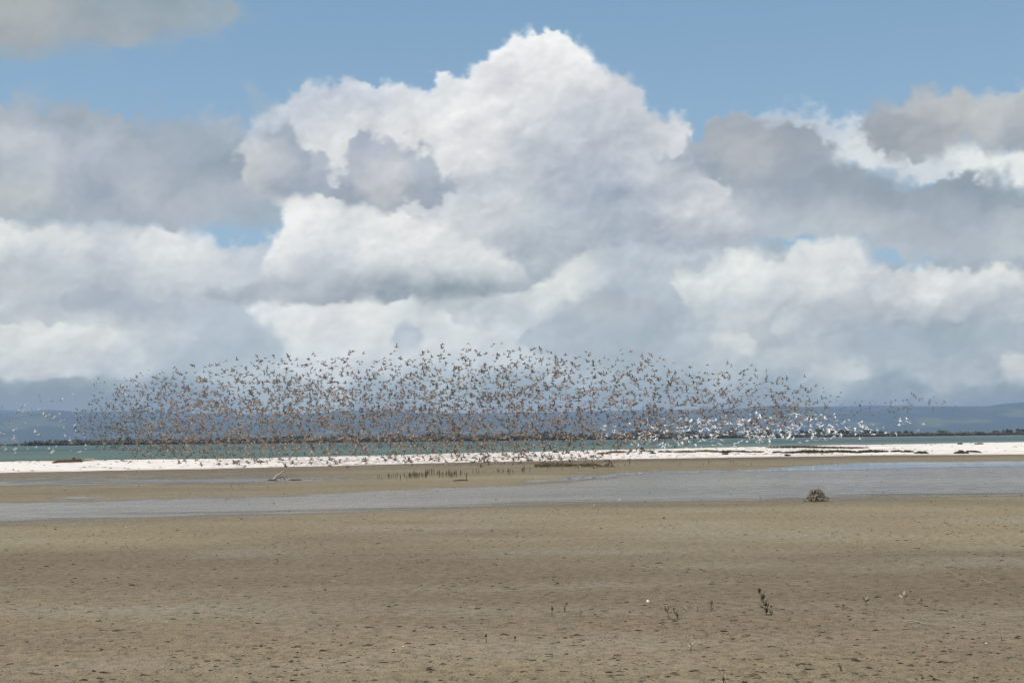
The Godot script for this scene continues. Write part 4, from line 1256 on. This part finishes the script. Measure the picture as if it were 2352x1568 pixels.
func build_drift() -> void:
	var r := RandomNumberGenerator.new()
	r.seed = 1234
	var grey := mat(lin(0.46, 0.42, 0.36), 0.9, 0.2)
	var dark := mat(lin(0.085, 0.068, 0.05), 0.9, 0.2)
	# a bleached forked branch on the wet mud
	var foot := hit(628, 1104)
	var d := -foot.z
	var u := d / F
	var o := base("drift_branch", foot)
	tag(o, "bleached forked branch lying on the wet mud before the bank", "branch")
	var st := begin()
	tube(st, [Vector3(-12 * u, 0.0, 0), Vector3(-4 * u, 0.03, 0.05), Vector3(2 * u, 4 * u, 0), Vector3(6 * u, 10 * u, -0.05), Vector3(13 * u, 14 * u, 0), Vector3(19 * u, 18 * u, 0.1), Vector3(25 * u, 23 * u, 0.12)], [0.06, 0.075, 0.065, 0.06, 0.05, 0.042, 0.02], 7)
	var limb := put("limb", done(st), grey, o)
	st = begin()
	tube(st, [Vector3(14 * u, 14 * u, 0), Vector3(22 * u, 16 * u, 0.2), Vector3(30 * u, 13 * u, 0.3), Vector3(40 * u, 12 * u, 0.3), Vector3(52 * u, 12.5 * u, 0.4)], [0.03, 0.025, 0.02, 0.016, 0.008], 6)
	put("fork", done(st), mat(lin(0.28, 0.25, 0.2), 0.9, 0.2), limb)
	st = begin()
	tube(st, [Vector3(8 * u, 5 * u, 0.1), Vector3(16 * u, 8 * u, 0.2), Vector3(24 * u, 9 * u, 0.2), Vector3(27 * u, 4 * u, 0.25), Vector3(31 * u, 0.5 * u, 0.3)], [0.02, 0.022, 0.024, 0.02, 0.012], 6)
	tube(st, [Vector3(16 * u, 8 * u, 0.2), Vector3(20 * u, 3 * u, 0.3), Vector3(18 * u, 0, 0.35)], [0.016, 0.012, 0.008], 5)
	put("fork", done(st), dark, limb)
	st = begin()
	tube(st, [Vector3(-15 * u, 0, 0.1), Vector3(-6 * u, 2 * u, 0.15), Vector3(4 * u, 1.5 * u, 0.2), Vector3(12 * u, 0, 0.2)], [0.03, 0.06, 0.07, 0.03], 6)
	put("root_stump", done(st), dark, o)
	st = begin()
	tube(st, [Vector3(36 * u, 0, 0.3), Vector3(44 * u, 2.5 * u, 0.3), Vector3(52 * u, 2 * u, 0.35), Vector3(60 * u, 3 * u, 0.3), Vector3(70 * u, 0.3 * u, 0.3)], [0.02, 0.035, 0.03, 0.03, 0.012], 6)
	var t := put("dark_twig", done(st), dark)
	t.position = foot
	tag(t, "dark crooked twig lying beside the bleached branch", "twig")
	var p2 := hit(1063, 1104)
	st = begin()
	tube(st, [Vector3(-0.45, 0.02, 0), Vector3(-0.1, 0.05, 0), Vector3(0.25, 0.03, 0)], [0.02, 0.035, 0.02], 5)
	tube(st, [Vector3(0.16, 0.03, 0), Vector3(0.18, 0.3, 0), Vector3(0.17, 0.42, 0.02)], [0.022, 0.018, 0.006], 5)
	t = put("snag", done(st), dark)
	t.position = p2
	tag(t, "dark snag with an upright spur in front of the mangrove row", "snag")
	# the washed-up tangle: a dead uprooted shrub
	foot = hit(1875, 1151)
	d = -foot.z
	u = d / F
	o = base("dead_shrub", foot)
	tag(o, "round tangle of dead twigs and curled grey leaves at the water's edge", "shrub")
	var twigs := []
	for k in 96:
		var ang := r.randf() * TAU
		var reach := r.randf_range(0.3, 1.0)
		var tip := Vector3(cos(ang) * 29 * u * reach + 3 * u * (1.0 - reach), 35 * u * (1.0 - pow(reach, 1.5) * 0.86) * r.randf_range(0.8, 1.05), sin(ang) * 22 * u * reach)
		var root := Vector3(r.randfn() * 8 * u, 0.0, r.randfn() * 6 * u)
		var mid := root.lerp(tip, 0.5) + Vector3(r.randfn() * 3 * u, 7 * u, r.randfn() * 3 * u)
		twigs.append([root, mid, tip, tip + Vector3(r.randfn(), -1.2, r.randfn()) * 3.5 * u])
	for group in 2:
		st = begin()
		for k in twigs.size():
			if k % 2 == group:
				tube(st, twigs[k], [0.011, 0.009, 0.006, 0.003], 4)
		put("twigs", done(st), [mat(lin(0.33, 0.28, 0.22), 0.9, 0.2), mat(lin(0.10, 0.08, 0.06), 0.9, 0.2)][group], o).set_meta("kind", "stuff")
	var shades := [lin(0.56, 0.51, 0.43), lin(0.38, 0.34, 0.27), lin(0.19, 0.16, 0.12)]
	for group in 3:
		st = begin()
		for k in [330, 330, 380][group]:
			var tw: Array = twigs[r.randi() % twigs.size()]
			var q := r.randf()
			var p: Vector3 = tw[0].lerp(tw[1], q) if r.randf() < 0.3 else tw[1].lerp(tw[2], q)
			if r.randf() < 0.6:
				var rim := sqrt(r.randf())
				var ra := r.randf() * TAU
				p = Vector3(cos(ra) * 28 * u * rim + 2 * u * (1.0 - rim), 33 * u * (1.0 - pow(rim, 1.4)) * r.randf_range(0.5, 1.0), sin(ra) * 22 * u * rim)
			p += Vector3(r.randfn(), r.randfn() * 0.7, r.randfn()) * 0.02
			p.y = maxf(p.y, 0.02)
			leaf_shape(st, Transform3D(Basis.from_euler(Vector3(r.randf_range(-1.2, 1.2), r.randf() * TAU, r.randf_range(-1.2, 1.2))), p), r.randf_range(0.03, 0.065), 0.018, r.randf_range(-0.5, 0.6))
		put("leaves", done(st), mat(shades[group], 0.85, 0.25), o).set_meta("kind", "stuff")
	st = begin()
	tube(st, [Vector3(-32 * u, 0.4 * u, 0.1), Vector3(-22 * u, 3 * u, 0.12), Vector3(-10 * u, 5 * u, 0.1), Vector3(0, 6 * u, 0)], [0.006, 0.011, 0.014, 0.016], 6)
	put("branch", done(st), mat(lin(0.12, 0.095, 0.07), 0.9, 0.2), o)
	st = begin()
	tube(st, [Vector3(0, 20 * u, 0), Vector3(7 * u, 35 * u, 0.02), Vector3(12 * u, 37 * u, 0.0), Vector3(18 * u, 30 * u, 0.02), Vector3(21 * u, 22 * u, 0.03)], [0.006, 0.005, 0.004, 0.003, 0.002], 5)
	put("branch", done(st), mat(lin(0.2, 0.17, 0.13), 0.9, 0.2), o)
	# a drift log and its dry grass on the crest of the bank
	var la := hit(120, 1063)
	var lb := hit(205, 1061)
	o = base("drift_log", la)
	tag(o, "long dark brown drift log half buried on the shell crest", "log")
	var dv := lb - la
	st = begin()
	tube(st, [Vector3(0, 0.03, 0), dv * 0.15 + Vector3(0, 0.12, 0), dv * 0.5 + Vector3(0, 0.13, 0.05), dv * 0.75 + Vector3(0, 0.16, 0), dv * 0.8 + Vector3(0, 0.06, 0)], [0.06, 0.1, 0.11, 0.13, 0.07], 8)
	put("trunk", done(st), mat(lin(0.13, 0.075, 0.042), 0.95, 0.2), o)
	st = begin()
	tube(st, [dv * 0.55 + Vector3(0, 0.16, 0), dv * 0.57 + Vector3(0, 0.32, 0), dv * 0.6 + Vector3(0.05, 0.4, 0)], [0.07, 0.09, 0.03], 6)
	tube(st, [dv * 0.62 + Vector3(0, 0.1, 0), dv * 0.8 + Vector3(0, 0.12, 0.1), dv * 1.02 + Vector3(0, 0.14, 0.1)], [0.06, 0.05, 0.015], 6)
	put("root_stump", done(st), mat(lin(0.07, 0.06, 0.035), 0.95, 0.2), o)
	for s in [[205, 1058, 9, "pale tuft of dry grass at the end of the drift log", lin(0.55, 0.45, 0.3)], [150, 1058, 6, "brown tuft of dry grass behind the drift log", lin(0.3, 0.22, 0.12)], [113, 1058, 4, "low brown grass at the root of the drift log", lin(0.3, 0.2, 0.11)]]:
		var q := hit(s[0], s[1])
		st = begin()
		st.set_smooth_group(0xFFFFFFFF)
		for k in 150:
			var p := Vector3(r.randfn() * 0.25, -0.02, r.randfn() * 0.2)
			var h: float = s[2] * -q.z / F * r.randf_range(0.5, 1.0)
			var tip := p + Vector3(r.randfn() * 0.3 * h, h, r.randfn() * 0.3 * h)
			for v in [p - Vector3(0.012, 0, 0), tip, p + Vector3(0.012, 0, 0)]:
				st.add_vertex(v)
		t = put("grass_tuft", done(st), mat(s[4], 0.9, 0.2))
		t.position = q
		tag(t, s[3], "grass")


func build_shells() -> void:
	var r := RandomNumberGenerator.new()
	r.seed = 17
	var m := mat(lin(0.80, 0.78, 0.73), 0.6, 0.4)
	var shapes := []
	for v in 2:
		# a domed valve with growth ridges, hollow below
		var st := begin()
		var pts := []
		for j in 6:
			var row := []
			for i in 14:
				var a := TAU * i / 14.0
				var q := j / 5.0
				var rr := sin(q * PI * 0.5) * (1.0 + 0.03 * cos(a * 9.0) * q)
				row.append(Vector3(cos(a) * rr * 0.5, cos(q * PI * 0.5) * 0.34 * (1.0 + 0.05 * sin(q * 24.0)), (sin(a) * rr - 0.12 * rr * cos(2.0 * a)) * [0.42, 0.34][v]))
			pts.append(row)
		for j in 5:
			for i in 14:
				var a: Vector3 = pts[j][i]
				var b: Vector3 = pts[j][(i + 1) % 14]
				var c: Vector3 = pts[j + 1][(i + 1) % 14]
				var e: Vector3 = pts[j + 1][i]
				for q in [a, b, c, a, c, e]:
					st.add_vertex(q)
		shapes.append(done(st))
	for s in [[1488, 1380, 9, 0, 2.0, "rounded white cockle shell, the largest on the bare mud"], [2265, 1473, 10, 1, 0.6, "flat bright white shell on dark flecked mud"], [1195, 1473, 7, 1, 0.6, "flat white shell beside a very small sprout"], [926, 1483, 6, 0, 1.0, "white shell half sunk in cracked mud"], [764, 1333, 3.5, 0, 1.0, "white shell of a touching pair"], [769, 1333, 3.5, 0, 1.0, "white shell of a touching pair"], [881, 1272, 4.5, 1, 0.7, "small white shell alone on smooth mud"], [383, 1425, 4, 0, 1.2, "bright white shell next to a smaller flat one"], [392, 1420, 4, 1, 0.6, "small flat shell next to a bright white one"], [231, 1394, 4, 0, 1.0, "yellowish shell alone on the mud"], [289, 1210, 4, 0, 1.0, "yellow-white shell on the mud near the shallow water"], [1423, 1147, 5, 1, 1.0, "white shell lying in the shallow water's edge"], [1365, 1160, 4, 0, 1.0, "small white shell on mud by the water's edge"]]:
		var at := hit(s[0], s[1])
		var w: float = s[2] * -at.z / F
		var o := put("sea_shell", shapes[s[3]], m)
		o.transform = Transform3D(Basis.from_euler(Vector3(0.15, r.randf() * TAU, 0.1)).scaled(Vector3(w, w * s[4] * 0.8, w)), at - Vector3(0, 0.003, 0))
		tag(o, s[5], "shell", "pair of touching shells" if "pair" in s[5] else "")


func build_flecks() -> void:
	# crumbs of dark algae and mud, thick close to the camera
	var r := RandomNumberGenerator.new()
	r.seed = 515
	for kind in 3:
		var st := begin()
		st.set_smooth_group(0xFFFFFFFF)
		var rim := []
		for k in 7:
			var a := TAU * k / 7.0
			rim.append(Vector3(cos(a) * r.randf_range(0.55, 1.0), -0.15, sin(a) * r.randf_range(0.55, 1.0)))
		var crest := [Vector3(r.randf_range(-0.3, 0.3), r.randf_range(0.5, 1.0), 0.1), Vector3(-0.3, 0.7, -0.2)]
		for k in 7:
			var c: Vector3 = crest[0] if k < 4 else crest[1]
			for q in [rim[k], c, rim[(k + 1) % 7]]:
				st.add_vertex(q)
		for q in [rim[4], crest[1], crest[0], rim[0], crest[0], crest[1]]:
			st.add_vertex(q)
		var list := []
		var tints := []
		var tries := 0
		while list.size() < 12500 and tries < 160000:
			tries += 1
			var dep := 9.2 + 26.0 * pow(r.randf(), 1.5)
			var x := r.randf_range(-0.5, 0.5) * dep
			var n := n_d.get_noise_2d(x * 5.0 + 60.0, dep * 4.0) + 0.6 * n_b.get_noise_2d(x * 1.2, dep * 1.2)
			if n < r.randf_range(-0.6, 0.65) - 0.35 * smoothstep(16.0, 9.5, dep):
				continue
			var s := r.randf_range(0.003, 0.008) + pow(r.randf(), 12.0) * 0.026
			list.append(Transform3D(Basis(Vector3.UP, r.randf() * TAU).scaled(Vector3(s * r.randf_range(1.0, 2.8), s * r.randf_range(0.25, 0.6), s)), Vector3(x, mud(x, dep), -dep)))
			tints.append((Color(0.05, 0.052, 0.040) if r.randf() < 0.4 else Color(0.055, 0.041, 0.026)) * r.randf_range(0.5, 1.9))
		var mm := MultiMesh.new()
		mm.transform_format = MultiMesh.TRANSFORM_3D
		mm.use_colors = true
		mm.mesh = done(st)
		mm.instance_count = list.size()
		for k in list.size():
			mm.set_instance_transform(k, list[k])
			mm.set_instance_color(k, tints[k])
		var o := MultiMeshInstance3D.new()
		o.multimesh = mm
		o.material_override = mat(Color.WHITE, 0.9, 0.2, true)
		o.name = numbered("mud_crumbs")
		add_child(o, true)
		tag(o, "dark grey-green crumbs of algae and mud strewn over the flat", "mud", "crumbs on the mud", "stuff")


func build_litter() -> void:
	# scraps of weed and wood along the wrack lines of the bank, and clods lying in the shallow water
	var r := RandomNumberGenerator.new()
	r.seed = 733
	for kind in 2:
		var st := begin()
		if kind == 0:
			tube(st, [Vector3(-1, 0.1, 0), Vector3(-0.2, 0.5, 0.1), Vector3(0.5, 0.3, -0.1), Vector3(1, 0.0, 0.1)], [0.12, 0.2, 0.16, 0.05], 5)
			tube(st, [Vector3(0.1, 0.4, 0), Vector3(0.4, 0.9, 0.3)], [0.1, 0.03], 4)
		else:
			tube(st, [Vector3(-0.9, -0.2, 0), Vector3(-0.4, 0.35, 0.1), Vector3(0.3, 0.4, -0.1), Vector3(0.9, -0.2, 0)], [0.2, 0.5, 0.55, 0.15], 7)
		var list := []
		var tries := 0
		while list.size() < [420, 110][kind] and tries < 40000:
			tries += 1
			var px := r.randf_range(-60.0, 2410.0)
			var x: float
			var dep: float
			if kind == 0:
				var d0: float = EYE * F / pw(BASE_EDGE, px)
				dep = d0 + r.randf_range(0.6, 14.0)
				x = (px - CX) / F * dep
				if n_b.get_noise_2d(x * 0.09 + 41.0, dep * 1.5) < 0.2 and r.randf() < 0.85:
					continue
			else:
				dep = r.randf_range(26.0, 84.0)
				x = (px - CX) / F * dep
			var s := r.randf_range(0.04, 0.13) * (1.0 if kind == 0 else 0.24)
			list.append(Transform3D(Basis.from_euler(Vector3(0, r.randf() * TAU, r.randf_range(-0.2, 0.2))).scaled(Vector3(s * r.randf_range(1.0, 2.0), s, s)), Vector3(x, maxf(land(x, dep), 0.0), -dep)))
		var mm := MultiMesh.new()
		mm.transform_format = MultiMesh.TRANSFORM_3D
		mm.mesh = done(st)
		mm.instance_count = list.size()
		for k in list.size():
			mm.set_instance_transform(k, list[k])
		var o := MultiMeshInstance3D.new()
		o.multimesh = mm
		o.material_override = mat([lin(0.13, 0.095, 0.065), lin(0.075, 0.065, 0.05)][kind], 0.9, 0.2)
		o.name = numbered(["beach_litter", "mud_clods"][kind])
		add_child(o, true)
		tag(o, ["brown scraps of weed and sticks strewn along the white shells", "small dark clods of mud lying in and beside the shallow water"][kind], ["litter", "mud"][kind], "", "stuff")


# ------------------------------------------------------------------
func _ready() -> void:
	var t0 := Time.get_ticks_msec()
	# camera
	cam = Camera3D.new()
	cam.name = "camera"
	add_child(cam)
	cam.position = Vector3(0, EYE, 0)
	cam.basis = Basis.from_euler(Vector3(deg_to_rad(4.48), 0, deg_to_rad(-0.62)))
	cam.keep_aspect = Camera3D.KEEP_HEIGHT
	cam.fov = rad_to_deg(2.0 * atan(341.0 / 1236.0))
	cam.near = 0.1
	cam.far = 60000.0
	cam.current = true
	# sky, sun, air, exposure
	var env := Environment.new()
	env.background_mode = Environment.BG_SKY
	env.sky = Sky.new()
	env.sky.sky_material = make_sky()
	env.background_energy_multiplier = 1.0
	env.tonemap_mode = Environment.TONE_MAPPER_LINEAR
	env.tonemap_exposure = 1.0
	env.fog_enabled = true
	env.fog_density = HAZE
	env.fog_light_color = lin(0.475, 0.66, 0.97)
	env.sdfgi_enabled = true
	env.ssao_enabled = true
	env.ssil_enabled = true
	var we := WorldEnvironment.new()
	we.name = "environment"
	we.environment = env
	add_child(we)
	var sun := DirectionalLight3D.new()
	sun.name = "sun"
	sun.light_energy = 1.25
	sun.light_color = Color(1.0, 0.965, 0.91)
	sun.light_angular_distance = 0.5
	sun.shadow_enabled = true
	add_child(sun)
	sun.look_at_from_position(Vector3(-0.42, 0.86, 0.30) * 100.0, Vector3.ZERO, Vector3.FORWARD)
	print("sky ", Time.get_ticks_msec() - t0)
	n_a.seed = 1
	n_a.frequency = 0.35
	n_a.fractal_octaves = 3
	n_b.seed = 2
	n_b.frequency = 0.18
	n_b.fractal_octaves = 4
	n_c.seed = 3
	n_c.frequency = 0.3
	n_c.fractal_octaves = 3
	n_d.seed = 4
	n_d.frequency = 0.22
	n_d.fractal_octaves = 3
	build_flat()
	print("flat ", Time.get_ticks_msec() - t0)
	build_waters()
	build_bank()
	build_far_land()
	print("land ", Time.get_ticks_msec() - t0)
	build_birds()
	print("birds ", Time.get_ticks_msec() - t0)
	build_drift()
	build_marsh()
	build_seedlings()
	build_shells()
	build_flecks()
	build_litter()
	print("all ", Time.get_ticks_msec() - t0)
